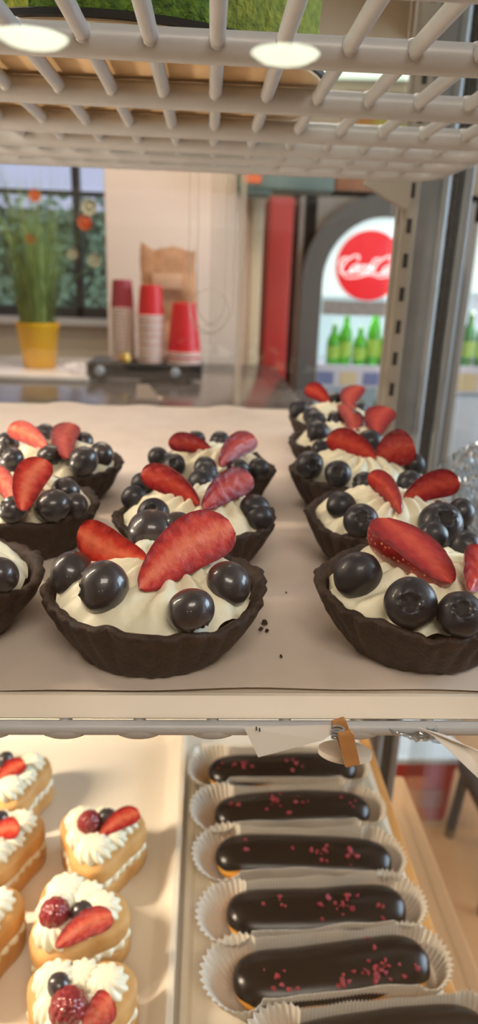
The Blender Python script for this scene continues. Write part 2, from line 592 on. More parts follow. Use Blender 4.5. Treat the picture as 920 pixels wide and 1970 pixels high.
wx = [0.0015 + 0.0262 * k for k in range(-13, 8) if 0.0015 + 0.0262 * k < 0.18]
wire_shelf('wire_shelf', 'white coated wire shelf at the top carrying the green cake', 1.385, [0.24, 0.318, 0.402, 0.481, 0.536, 0.583, 0.630],
           0.0062, -0.345, 0.187, 0.175, wx, 0.0033, curved=(0.481, 0.536, 0.583))
wx2 = [0.004 + 0.0262 * k for k in range(-13, 8) if 0.004 + 0.0262 * k < 0.17]
ws2 = wire_shelf('wire_shelf', 'white coated wire shelf under the chocolate tart tray', 1.1471, [0.28, 0.36, 0.44, 0.52, 0.60, 0.70],
                 0.0026, -0.345, 0.176, 0.2045, wx2, 0.0022)
mb = MB()
for x in wx2:
    mb.ball((x, 0.2045, -0.0012), 0.0085, 0.0028, 0.0032)
mb.build('weld_coating', M_coat, ws2)
# bracket of the upper shelf on the slotted upright
p0, p1, p2 = ony(700, 352, 0.694), ony(783, 352, 0.694), ony(778, 405, 0.694)
b = MB()
poly = [(p0.x, p1.z), (p1.x + 0.002, p1.z), (p2.x + 0.002, p2.z), (p2.x - 0.004, p2.z + 0.001), (p0.x, p1.z - 0.004)]
b.prism(poly, lambda p: (p[0], 0.6835, p[1]), lambda p: (p[0], 0.6945, p[1]))
b.build('shelf_bracket', M_beige_steel, case, sharp=20)

# ------------------------------------------------------------------ green cake on its board (upper shelf)
bt = thing('cake_board', 'round brown cake board with black rim lying on the top wire shelf', 'board', (-0.05, 0.436, 1.3924))
b = MB(); b.lathe([(0.0, 0.0), (0.08, 0.0), (0.1110, 0.0), (0.1120, 0.0008), (0.1120, 0.0020)], 72); b.build('cardboard_base', M_board, bt)
b = MB(); b.lathe([(0.1120, 0.0020), (0.1136, 0.0024), (0.1140, 0.0046), (0.1132, 0.0052), (0.110, 0.0044), (0.0, 0.0044)], 72); b.build('black_rim', M_black, bt)
ck = thing('green_cake', 'tall crumbly green cake with a cut side on the black rimmed board', 'cake', (-0.05, 0.436, 1.3969))


def sector(a0, a1, R, n, m):
    mb = MB()
    a0, a1 = math.radians(a0), math.radians(a1)

    def side(u, v):
        a = a0 + (a1 - a0) * u
        p = Vector((R * math.cos(a), R * math.sin(a), 0.075 * v))
        p *= 1 + 0.016 * noise.noise(p * 120) + 0.010 * noise.noise(p * 330)
        p.z = 0.075 * v
        return p
    mb.grid(side, n, 26)
    for a in (a0, a1):
        def cut(u, v):
            r = R * u
            p = Vector((r * math.cos(a), r * math.sin(a), 0.075 * v))
            d = 0.0022 * noise.noise(p * 240) * min(1, 4 * u * (1 - u) * 2)
            return p + Vector((-math.sin(a), math.cos(a), 0)) * d
        mb.grid(cut, 40, 26)
    mb.grid(lambda u, v: Vector((R * v * math.cos(a0 + (a1 - a0) * u), R * v * math.sin(a0 + (a1 - a0) * u), 0.075)), n, 8)
    return mb


sector(-104, -59, 0.1055, 50, None).build('cut_portion', M_cake, ck, smooth=True, sharp=None)
sector(-58.5, 178, 0.106, 150, None).build('cake_body', M_cake_y, ck, smooth=True, sharp=None)

# ------------------------------------------------------------------ tart tray
TZ = 1.1550
tt = thing('serving_tray', 'wide white tray under the chocolate tarts resting on the lower wire shelf', 'tray', (0, 0, 0))
b = MB()
X0, X1, Y0, Y1 = -0.34, 0.170, 0.2055, 0.775
prof = [(0.055, TZ - 0.0012), (0.012, TZ - 0.0012), (0.0085, TZ - 0.0005), (0.007, TZ + 0.0012), (0.0052, TZ + 0.0012), (0.0035, TZ - 0.0005), (0.0012, TZ - 0.0036), (0.0000, TZ - 0.0046),
        (0.0004, TZ - 0.0052), (0.003, TZ - 0.0052), (0.012, TZ - 0.0050)]
b.rings([[(p[0], p[1], zz) for p in rrect(X0 + o, X1 - o, Y0 + o, Y1 - o, 0.03 - o * 0.3)] for o, zz in prof], cap0=True)
b.build('tray_body', M_tray, tt)
b = MB()


def liner(u, v):
    x = -0.322 + u * 0.475
    yf = 0.2155 + 0.0012 * math.sin(x * 31) + 0.0006 * math.sin(x * 90)
    y = yf + v * (0.752 - yf)
    zz = TZ + 0.0006 + 0.0007 * math.sin(x * 40 + y * 9) * (0.4 + v)
    if v > 0.93:
        zz += (v - 0.93) / 0.07 * 0.006 * (0.6 + 0.4 * math.sin(x * 70))
    return (x, y, zz)


b.grid(liner, 60, 60)
o = b.build('paper_liner', M_paper); tag(o, 'beige paper sheet lying on the tray beneath the chocolate tarts', 'paper')


# ------------------------------------------------------------------ fruit pieces
def berry_mesh(seed, m):
    r2 = random.Random(seed)
    ph = r2.uniform(0, 6)
    nu = 50
    ths = [0.10, 0.20, 0.28, 0.33, 0.37, 0.41, 0.45, 0.50, 0.56, 0.63, 0.72, 0.84] + [0.84 + (PI - 0.84) * k / 17 for k in range(1, 17)]
    key = [(0.0, 0.79, 0.0), (0.24, 0.80, 0.01), (0.33, 0.85, 0.05), (0.39, 0.965, 0.10), (0.43, 0.99, 0.11), (0.50, 0.985, 0.035), (0.60, 0.995, 0.005), (0.75, 1.0, 0.0), (4.0, 1.0, 0.0)]
    rings = []
    for th in ths:
        for (t0, a0, s0), (t1, a1, s1) in zip(key, key[1:]):
            if th <= t1:
                k = (th - t0) / (t1 - t0)
                base_r, amp = a0 + (a1 - a0) * k, s0 + (s1 - s0) * k
                break
        ring = []
        for i in range(nu):
            f = 2 * PI * i / nu
            d = Vector((math.cos(f) * math.sin(th), math.sin(f) * math.sin(th), math.cos(th)))
            star = (0.5 + 0.5 * math.cos(5 * f + ph + 0.6 * math.sin(2 * f))) ** 1.5
            r = base_r + amp * (star - 0.35) + 0.035 * noise.noise(d * 1.4 + Vector((seed * 2.3, 0, 0)))
            ring.append((r * d.x, r * d.y, r * d.z * 0.90))
        rings.append(ring)
    mb = MB()
    mb.rings(rings)
    mb.m = [1 if ths[k // nu] < 0.33 else 0 for k in range(len(mb.m))]
    base = len(mb.v)
    mb.v.append((0, 0, 0.79 * 0.9)); mb.v.append((0, 0, -0.90))
    L = len(rings) - 1
    for i in range(nu):
        k = (i + 1) % nu
        mb.f.append((base, i, k)); mb.m.append(1)
        mb.f.append((base + 1, L * nu + k, L * nu + i)); mb.m.append(0)
    return mb.mesh('blueberry', [m, M_calyx], True, None)


M_calyx = mat('blueberry_calyx', (20, 17, 20), 0.7, (34, 28, 30), 300)
BERRY = [berry_mesh(i, M_berry) for i in range(4)]
BERRY_G = [berry_mesh(i + 9, M_berry_veiled) for i in range(4)]
PROF = [(0, 0.02), (0.04, 0.27), (0.1, 0.44), (0.2, 0.62), (0.32, 0.77), (0.46, 0.90), (0.6, 0.985), (0.72, 1.0), (0.82, 0.95), (0.9, 0.82), (0.96, 0.6), (1.0, 0.3)]


def prof_at(t):
    for (a, ra), (b_, rb_) in zip(PROF, PROF[1:]):
        if t <= b_:
            return ra + (rb_ - ra) * (t - a) / (b_ - a)
    return PROF[-1][1]


def slice_mesh(L, W, ang, seed=0, fm=None):
    """a wedge cut lengthwise from a strawberry: tip at x=0, stalk end at x=L, cut faces towards +z"""
    nt_, na, nr = 26, 16, 6
    a2 = math.radians(ang) / 2
    vs, rad, fs, ms = [], [], [], []
    bend = 0.07 * L * (1 if seed % 2 else -1)

    def pt(t, rr, a):
        w_ = W * prof_at(t) * rr * (1 + 0.05 * noise.noise(Vector((t * 3, a, seed * 3.1))))
        return (L * t, w_ * math.sin(a) + bend * math.sin(PI * t), -w_ * math.cos(a) * 0.92 + 0.0005 * noise.noise(Vector((t * 9, rr * 4, seed))))
    # skin
    for i in range(nt_ + 1):
        for k in range(na + 1):
            vs.append(pt(i / nt_, 1, -a2 + 2 * a2 * k / na)); rad.append(1.0)
    for i in range(nt_):
        for k in range(na):
            q = i * (na + 1) + k
            fs.append((q, q + 1, q + na + 2, q + na + 1)); ms.append(1)
    for sgn in (-1, 1):
        b0 = len(vs)
        for i in range(nt_ + 1):
            for k in range(nr + 1):
                vs.append(pt(i / nt_, k / nr, sgn * a2)); rad.append(k / nr)
        for i in range(nt_):
            for k in range(nr):
                q = b0 + i * (nr + 1) + k
                f = (q, q + 1, q + nr + 2, q + nr + 1)
                fs.append(f if sgn < 0 else f[::-1]); ms.append(0)
    # stalk end
    b0 = len(vs)
    vs.append(pt(1.0, 0, 0)); rad.append(0.2)
    for k in range(na + 1):
        vs.append(pt(1.0, 1, -a2 + 2 * a2 * k / na)); rad.append(0.5)
    for k in range(na):
        fs.append((b0, b0 + 2 + k, b0 + 1 + k)); ms.append(0)
    me = bpy.data.meshes.new('strawberry_slice')
    me.from_pydata(vs, [], fs)
    me.materials.append(fm or M_flesh); me.materials.append(M_skin)
    me.polygons.foreach_set('material_index', ms)
    me.polygons.foreach_set('use_smooth', [True] * len(fs))
    at = me.attributes.new('rad', 'FLOAT', 'POINT')
    at.data.foreach_set('value', rad)
    me.update()
    return me


def put_slice(parent, origin, tip, butt, W, ang=180, roll=0.0, seed=0, fm=None):
    tip, butt = Vector(tip), Vector(butt)
    ax = (butt - tip)
    L = ax.length
    ax.normalize()
    mid = (tip + butt) / 2
    n = (CAM - mid)
    n = (n - ax * n.dot(ax)).normalized()
    n.rotate(Matrix.Rotation(math.radians(roll), 3, ax))
    y = n.cross(ax)
    R = Matrix((ax, y, n)).transposed()
    o = inst('strawberry_slice', slice_mesh(L, W, ang, seed, fm), parent, tip - Vector(origin), R.to_quaternion())
    return o


def put_berry(parent, origin, c, r, seed, facing=None, glazed=False):
    d = Vector(facing) if facing is not None else Vector((rnd.uniform(-1, 1), rnd.uniform(-0.2, 1), rnd.uniform(-0.8, 0.5)))
    q = d.normalized().to_track_quat('Z', 'Y')
    me = (BERRY_G if glazed else BERRY)[seed % 4]
    return inst('blueberry', me, parent, Vector(c) - Vector(origin), q, r)


# ------------------------------------------------------------------ tarts
RIMH = 0.0225


def shell_mesh(R, seed, nfl=30):
    rb_, H = R * 0.69, RIMH
    nu = nfl * 6
    prof = []      # (radius, height, flute amount, rim noise)
    for k in range(9):
        t = k / 8
        prof.append((rb_ + (R - rb_) * (t ** 0.80), H * t, 0.0015 * min(1, 0.35 + t), t))
    prof.insert(0, (rb_ - 0.002, 0.0, 0.0006, 0))
    prof += [(R - 0.0005, H + 0.0012, 0.0008, 1), (R - 0.0022, H + 0.0016, 0.0004, 1), (R - 0.0042, H + 0.0002, 0.0002, 1),
             (R - 0.0065, H - 0.006, 0, 0.8), (R - 0.010, H - 0.013, 0, 0.5)]
    rings = []
    for r, zz, fl, rn in prof:
        ring = []
        for i in range(nu):
            a = 2 * PI * i / nu
            c, s_ = math.cos(a), math.sin(a)
            ww = noise.noise(Vector((c * 1.3, s_ * 1.3, seed * 1.7))) * 0.0030 * rn
            wz = (noise.noise(Vector((c * 2.3, s_ * 2.3, seed * 3.3 + 5))) * 0.0036 + noise.noise(Vector((c * 9, s_ * 9, seed + 7.7))) * 0.0015) * rn
            wr = noise.noise(Vector((c * 11, s_ * 11, zz * 200 + seed))) * 0.0008 + noise.noise(Vector((c * 4, s_ * 4, zz * 90 + seed))) * 0.0011
            rr = r + fl * abs(math.sin(nfl * a / 2)) - fl * 0.5 + ww + wr
            ring.append((rr * c, rr * s_, zz + wz))
        rings.append(ring)
    mb = MB()
    mb.rings(rings, cap0=True, cap1=True)
    return mb


def cream_mesh(R, seed, nr=14, tw=2.6):
    def fn(u, v):
        a = 2 * PI * u
        r = R * v
        ridge = abs(math.sin(nr * a / 2 + tw * v * 2.2 + seed)) ** 0.8
        amp = 0.0048 * min(1, v * 2.5) * (1 - 0.35 * v)
        zz = 0.0125 * (1 - v ** 2.0) + amp * ridge - 0.003 * max(0, v - 0.86) / 0.14
        zz += 0.0022 * noise.noise(Vector((r * 60 * math.cos(a), r * 60 * math.sin(a), seed * 2.0)))
        zz += 0.0010 * noise.noise(Vector((r * 260 * math.cos(a), r * 330 * math.sin(a), seed)))
        rr = r + 0.0012 * noise.noise(Vector((3 * math.cos(a), 3 * math.sin(a), seed))) * v
        return (rr * math.cos(a), rr * math.sin(a), zz)
    mb = MB()
    mb.grid(fn, 150, 34, cu=True)
    return mb


RIMZ = TZ + 0.0012 + RIMH


def tart(c, R, label, berries, slices, seed, glazed=False, rot=0.0):
    org = Vector((c[0], c[1], TZ + 0.0016))
    t = thing('fruit_tart', label, 'tart', org, 0, 'chocolate fruit tarts on the white tray')
    shell_mesh(R, seed).build('pastry_shell', M_choc_shell, t, sharp=None)
    cr = cream_mesh(R - 0.0058, seed).build('cream', M_cream, t, sharp=None, loc=(0, 0, RIMH - 0.0012))
    for i, bb in enumerate(berries):
        px, py, rp = bb[:3]
        zc = RIMZ + (bb[3] if len(bb) > 3 and bb[3] is not None else 0.0100)
        p = onz(px, py, zc)
        r = min(0.0112, max(0.0070, rp * ((p - CAM).dot(ray(460, 985).normalized())) / FPX))
        d = Vector((p.x - c[0], p.y - c[1]))
        if d.length > R - 0.004:
            d *= (R - 0.004) / d.length
            p = Vector((c[0] + d.x, c[1] + d.y, zc))
        fc = bb[4] if len(bb) > 4 else None
        if fc == 'cam':
            fc = (CAM - p).normalized() + Vector((rnd.uniform(-.3, .3), 0, rnd.uniform(0, .5)))
        put_berry(t, org, p, r, i + seed, fc, glazed)
    for i, ss in enumerate(slices):
        (tx, ty), (bx, by), wp = ss[:3]
        k = ss[3] if len(ss) > 3 else {}
        zt_, zb_ = k.get('zt', 0.0125), k.get('zb', 0.021)
        tip, butt = onz(tx, ty, RIMZ + zt_), onz(bx, by, RIMZ + zb_)
        W = wp * ((tip + butt) / 2 - CAM).dot(ray(460, 985).normalized()) / FPX / 2
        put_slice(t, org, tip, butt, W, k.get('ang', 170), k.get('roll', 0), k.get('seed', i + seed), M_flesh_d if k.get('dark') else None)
    return t


tart((-0.020, 0.2525), 0.0450, 'nearest chocolate tart in the middle row with a big upright strawberry wedge',
     [(200, 1130, 53, 0.011), (367, 1174, 47, 0.0085, (0.3, -0.4, -0.6)), (140, 1106, 46, 0.006), (440, 1124, 46, 0.0075), (292, 1014, 48, 0.009), (352, 1005, 34, 0.010)],
     [((268, 1132), (447, 1012), 112, {'roll': 8, 'seed': 1, 'zt': 0.012, 'zb': 0.024}), ((283, 1078), (150, 1022), 84, {'roll': -12, 'seed': 3, 'zt': 0.014, 'zb': 0.020})], 1, True)
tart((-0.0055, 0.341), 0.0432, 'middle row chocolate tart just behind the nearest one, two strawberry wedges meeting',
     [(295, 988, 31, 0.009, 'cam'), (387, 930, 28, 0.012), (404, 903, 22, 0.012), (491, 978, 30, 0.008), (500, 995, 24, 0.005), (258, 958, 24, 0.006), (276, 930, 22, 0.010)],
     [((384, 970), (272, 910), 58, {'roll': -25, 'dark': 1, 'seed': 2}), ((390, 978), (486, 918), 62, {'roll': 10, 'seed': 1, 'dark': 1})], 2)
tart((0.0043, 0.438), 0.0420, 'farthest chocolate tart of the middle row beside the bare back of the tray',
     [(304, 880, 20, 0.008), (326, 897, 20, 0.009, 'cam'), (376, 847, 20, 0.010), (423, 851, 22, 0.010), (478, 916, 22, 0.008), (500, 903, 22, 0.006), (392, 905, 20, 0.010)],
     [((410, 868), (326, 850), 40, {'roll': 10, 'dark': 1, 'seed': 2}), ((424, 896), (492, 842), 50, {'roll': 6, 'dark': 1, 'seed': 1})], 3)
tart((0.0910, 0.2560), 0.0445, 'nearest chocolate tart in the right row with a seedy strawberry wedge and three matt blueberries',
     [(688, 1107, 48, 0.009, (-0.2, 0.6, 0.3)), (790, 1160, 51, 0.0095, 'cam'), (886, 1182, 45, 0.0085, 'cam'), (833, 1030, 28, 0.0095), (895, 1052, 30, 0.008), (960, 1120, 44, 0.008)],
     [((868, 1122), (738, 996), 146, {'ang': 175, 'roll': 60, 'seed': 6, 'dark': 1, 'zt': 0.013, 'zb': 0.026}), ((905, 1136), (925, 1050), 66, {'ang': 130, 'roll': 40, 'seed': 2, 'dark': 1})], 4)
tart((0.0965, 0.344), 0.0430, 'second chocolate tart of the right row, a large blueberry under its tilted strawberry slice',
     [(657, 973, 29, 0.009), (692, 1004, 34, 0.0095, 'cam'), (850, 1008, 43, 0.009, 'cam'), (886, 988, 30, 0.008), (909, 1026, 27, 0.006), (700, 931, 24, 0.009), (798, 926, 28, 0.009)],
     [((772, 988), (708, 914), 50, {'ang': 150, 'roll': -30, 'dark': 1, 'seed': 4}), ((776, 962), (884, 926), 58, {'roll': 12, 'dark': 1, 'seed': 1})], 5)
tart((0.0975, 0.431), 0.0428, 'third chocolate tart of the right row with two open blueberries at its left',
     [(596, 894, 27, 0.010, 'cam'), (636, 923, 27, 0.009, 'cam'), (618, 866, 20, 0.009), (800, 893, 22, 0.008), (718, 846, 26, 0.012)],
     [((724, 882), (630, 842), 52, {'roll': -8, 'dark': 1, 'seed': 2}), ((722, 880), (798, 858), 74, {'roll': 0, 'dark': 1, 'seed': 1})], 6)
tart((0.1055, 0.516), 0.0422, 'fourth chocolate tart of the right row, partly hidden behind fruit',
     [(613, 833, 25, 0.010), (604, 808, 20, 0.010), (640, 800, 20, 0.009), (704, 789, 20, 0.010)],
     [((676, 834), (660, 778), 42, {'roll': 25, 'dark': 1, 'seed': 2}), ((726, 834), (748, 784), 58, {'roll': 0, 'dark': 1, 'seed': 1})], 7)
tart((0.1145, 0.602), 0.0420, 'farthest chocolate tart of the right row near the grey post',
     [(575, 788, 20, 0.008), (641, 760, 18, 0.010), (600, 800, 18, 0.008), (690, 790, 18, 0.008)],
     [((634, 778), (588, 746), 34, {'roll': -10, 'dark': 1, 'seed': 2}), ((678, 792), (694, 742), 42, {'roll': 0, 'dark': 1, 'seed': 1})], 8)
tart((-0.1130, 0.262), 0.0445, 'nearest chocolate tart of the left row, cut off by the picture edge',
     [(2, 1106, 36, 0.009), (-40, 1150, 45, 0.009), (-60, 1090, 45, 0.009)],
     [((-90, 1130), (-20, 1030), 70, {'seed': 1})], 9, True)
tart((-0.1005, 0.355), 0.0430, 'second chocolate tart of the left row with an upright orange-red strawberry slice',
     [(18, 1006, 28, 0.010), (129, 988, 36, 0.0095), (126, 945, 28, 0.0095), (172, 980, 22, 0.006), (-40, 960, 26, 0.009)],
     [((42, 982), (88, 884), 66, {'roll': 6, 'seed': 1, 'zb': 0.026}), ((26, 972), (-22, 904), 44, {'roll': -20, 'seed': 2})], 10, True)
tart((-0.0985, 0.4415), 0.0430, 'farthest chocolate tart of the left row with glazed berries at its right rim',
     [(78, 829, 22, 0.010), (12, 888, 26, 0.010), (95, 878, 24, 0.0105), (178, 896, 31, 0.0095), (194, 876, 26, 0.007), (160, 852, 22, 0.009), (-12, 850, 22, 0.008)],
     [((92, 866), (16, 822), 42, {'roll': -6, 'seed': 2}), ((130, 882), (140, 814), 54, {'roll': 8, 'dark': 1, 'seed': 1})], 11, True)
# loose crumbs on the paper
for i, (px, py, s) in enumerate([(510, 1196, 0.0014), (503, 1209, 0.0011), (514, 1213, 0.0008), (551, 1140, 0.0006), (541, 1262, 0.0007)]):
    p = onz(px, py, TZ + 0.0012 + s * 0.7)
    b = MB(); bm = bmesh.new(); bmesh.ops.create_icosphere(bm, subdivisions=1, radius=s)
    for v in bm.verts:
        v.co *= 1 + rnd.uniform(-.35, .35)
    b.bm(bm)
    o = b.build('chocolate_crumb', M_choc_shell, loc=p, smooth=False)
    tag(o, 'tiny dark crumb lying on the beige paper beside the nearest middle tart', 'crumb', 'crumbs on the paper')

# ------------------------------------------------------------------ clip, disc, papers under the front edge
FY = 0.197
q = [ony(470, 1400, FY), ony(497, 1457, FY - 0.004), ony(622, 1424, FY - 0.001), ony(660, 1396, FY + 0.002)]
b = MB(); b.add(q + [p + Vector((0, 0.0006, 0)) for p in q], [(0, 1, 2, 3), (7, 6, 5, 4), (0, 4, 5, 1), (1, 5, 6, 2), (2, 6, 7, 3), (3, 7, 4, 0)])
for px, py in ((494, 1404), (500, 1406)):
    p = ony(px, py, FY - 0.0012)
    b.box(p.x - 0.0002, p.x + 0.0002, p.y - 0.0002, p.y + 0.0015, p.z - 0.0002, p.z + 0.0002, 1)
o = b.build('price_card', [M_label, M_dark], smooth=False); tag(o, 'white card corner hanging under the front edge, left of the clothes peg', 'card')
c = ony(664, 1447, 0.205)
dt = MB()
dt.lathe([(0.0, 0.0015), (0.0088, 0.0015), (0.0098, 0.0009), (0.0098, -0.0009), (0.0088, -0.0015), (0.0, -0.0015)], 40)
o = dt.build('wooden_disc', M_disc, loc=c); o.rotation_euler = (math.radians(-19), math.radians(3), 0)
tag(o, 'pale round wooden disc held by the clothes peg under the shelf edge', 'disc')
pg = thing('clothes_peg', 'small brown wooden clothes peg clipped under the front shelf edge', 'clothes peg', (0, 0, 0))
pa, pb = ony(662, 1402, 0.194), ony(676, 1464, 0.194)


def stick(p, q, w_, th, name, parent, off):
    ax = (q - p).normalized()
    up = Vector((0, -1, 0))
    sd = ax.cross(up).normalized()
    up = sd.cross(ax).normalized()
    mb = MB()
    mb.rings([[pp + sd * (w_ / 2 * k * a) + up * (off + th / 2 * m_ * a) for a, k, m_ in ((a_, -1, -1), (a_, 1, -1), (a_, 1, 1), (a_, -1, 1))]
              for pp, a_ in ((p, 0.8), (p + (q - p) * 0.06, 1), (p + (q - p) * 0.5, 1), (p + (q - p) * 0.94, 1), (q, 0.75))], cap0=True, cap1=True)
    return mb.build(name, M_wood, parent, smooth=False)


stick(pa, pb, 0.0052, 0.0022, 'jaw', pg, 0.002)
stick(pa + Vector((-0.0012, 0.005, 0)), pb + Vector((0.0005, 0.004, -0.0006)), 0.0052, 0.0022, 'jaw', pg, 0.0)
b = MB()
sp = ony(650, 1412, 0.196)
b.tube([(sp.x + 0.002 * math.cos(t * 0.7), sp.y + 0.0012 * math.sin(t * 0.7), sp.z - 0.0022 + t * 0.00016) for t in range(32)], 0.00035, 6)
b.build('spring', M_steel, pg)


def sheet(name, corners, n, bulge, m, amp, freq, seed):
    """a crumpled sheet between four corners, given real thickness"""
    mb = MB()
    A, B, C_, D = [Vector(c_) for c_ in corners]
    nrm = (B - A).cross(D - A).normalized()

    def fn(u, v):
        p = (A * (1 - u) + B * u) * (1 - v) + (D * (1 - u) + C_ * u) * v
        d = bulge * math.sin(PI * u) * math.sin(PI * v)
        q_ = Vector((u * freq, v * freq, seed))
        d += amp * (abs(noise.noise(q_)) * 2 - 0.6) + amp * 0.5 * abs(noise.noise(q_ * 2.6))
        return p + nrm * d
    mb.grid(fn, n, n)
    o = mb.build(name, m, smooth=False)
    md = o.modifiers.new('solid', 'SOLIDIFY')
    md.thickness = 0.0003
    return o


o = sheet('folded_label', [ony(806, 1398, 0.200), ony(935, 1448, 0.186), ony(930, 1506, 0.182), ony(838, 1418, 0.197)], 14, 0.003, M_label, 0.0004, 2, 1)
tag(o, 'folded beige paper label hanging under the front edge at the right', 'paper')
o = sheet('cellophane_wrap', [ony(730, 1399, 0.204), ony(840, 1399, 0.203), ony(852, 1434, 0.196), ony(770, 1414, 0.200)], 18, 0.002, M_cello, 0.0018, 6, 4)
tag(o, 'crumpled clear plastic strip under the front edge beside the folded label', 'plastic wrap')
o = sheet('cellophane_wrap', [(0.152, 0.35, 1.157), (0.176, 0.335, 1.180), (0.245, 0.50, 1.215), (0.186, 0.53, 1.158)], 34, 0.004, M_cello, 0.007, 9, 9)
tag(o, 'crumpled clear plastic glinting blue beside the right row of tarts', 'plastic wrap')

# ------------------------------------------------------------------ lower shelf with trays
LZ = 0.8450
ls = thing('lower_shelf', 'flat lower shelf with an orange wooden right edge under the pastry trays', 'shelf', (0, 0, 0))
b = MB(); b.box(-0.35, 0.1655, 0.2, 0.66, LZ - 0.014, LZ, bev=0.002); b.build('shelf_panel', M_trayw, ls)
b = MB(); b.box(0.1658, 0.1755, 0.2, 0.66, LZ - 0.014, LZ + 0.001, bev=0.001); b.build('wooden_edge', M_woodstrip, ls)
for y in (0.25, 0.62):
    b = MB(); b.box(-0.345, -0.33, y - 0.01, y + 0.01, 0.62, LZ - 0.0141, bev=0.002); b.build('leg', M_steel, ls)
    b = MB(); b.box(0.13, 0.145, y - 0.01, y + 0.01, 0.62, LZ - 0.0141, bev=0.002); b.build('leg', M_steel, ls)


def tray(name, label, x0, x1, y0, y1, h, wall, m, r=0.018):
    b = MB()
    pr = [(wall + 0.02, 0.0015), (wall + 0.004, 0.0015), (wall, 0.0035), (0.006, h - 0.0015), (0.0045, h), (0.0006, h), (0.0, h - 0.0008), (0.0006, h - 0.002), (0.004, h - 0.0025), (wall - 0.001, 0.0), (wall + 0.02, 0.0)]
    b.rings([[(p[0], p[1], LZ + 0.0002 + zz) for p in rrect(x0 + o_, x1 - o_, y0 + o_, y1 - o_, max(0.004, r - o_ * 0.4))] for o_, zz in pr], cap0=True, cap1=True)
    o = b.build(name, m)
    return tag(o, label, 'tray')


tray('pastry_tray', 'white rimmed tray holding the layered cream cakes at lower left', -0.33, -0.0145, 0.225, 0.60, 0.020, 0.016, M_trayw)
tray('pastry_tray', 'narrow white tray holding the chocolate eclairs at lower right', -0.011, 0.1640, 0.225, 0.572, 0.010, 0.008, M_trayw, 0.008)

# cream cakes
CZ = LZ + 0.0018


def foot(a, k=0.17):
    return 1 + k * math.cos(3 * a)


def puff_layer(mb, A, z0, z1, seed, bul=0.1):
    rings = []
    nz = 9
    for j in range(nz + 1):
        t = j / nz
        e = (1 - abs(2 * t - 1) ** 4) ** 0.5
        ring = []
        for i in range(72):
            a = 2 * PI * i / 72
            r = A * foot(a) * (0.86 + 0.14 * e) * (1 + 0.03 * noise.noise(Vector((math.cos(a) * 2, math.sin(a) * 2, seed + t * 2))))
            ring.append((r * math.cos(a), r * math.sin(a), z0 + (z1 - z0) * t + 0.0012 * noise.noise(Vector((math.cos(a) * 3, math.sin(a) * 3, seed)))))
        rings.append(ring)
    mb.rings(rings, cap0=True, cap1=True)


def rosette_mesh(R, H, n=9, tw=1.6, seed=0):
    def fn(u, v):
        a = 2 * PI * u
        prof_r = R * (math.cos(v * PI / 2) ** 0.7) * (0.86 + 0.14 * math.sin(min(1, v * 3) * PI / 2))
        rr = prof_r * (1 + 0.27 * (abs(math.sin(n * a / 2 + tw * v * 2)) - 0.5))
        return (rr * math.cos(a), rr * math.sin(a), H * math.sin(v * PI / 2) ** 1.1)
    mb = MB()
    mb.grid(fn, n * 8, 16, cu=True)
    return mb.mesh('cream_rosette', M_cream, True, None)


ROS = [rosette_mesh(0.0135, 0.0115, 11, 1.8), rosette_mesh(0.0118, 0.0105, 10, 2.2), rosette_mesh(0.0128, 0.009, 11, 1.4)]


def rasp_mesh():
    pts = []
    for k in range(60):
        zz = 1 - 2 * (k + 0.5) / 60
        a = k * 2.39996
        rr = math.sqrt(1 - zz * zz)
        pts.append(Vector((rr * math.cos(a), rr * math.sin(a), zz)))

    def fn(u, v):
        th, f = PI * (0.001 + 0.998 * v), 2 * PI * u
        d = Vector((math.sin(th) * math.cos(f), math.sin(th) * math.sin(f), math.cos(th)))
        m_ = max(d.dot(p) for p in pts)
        h = max(0.0, (m_ - 0.955) / 0.045) ** 0.5
        r = 0.86 + 0.17 * h
        k = 1 - 0.22 * max(0, d.z)
        return (d.x * r * k, d.y * r * k, d.z * r * 1.12)
    mb = MB()
    mb.grid(fn, 72, 44, cu=True)
    return mb.mesh('raspberry', M_rasp, True, None)


RASP = rasp_mesh()


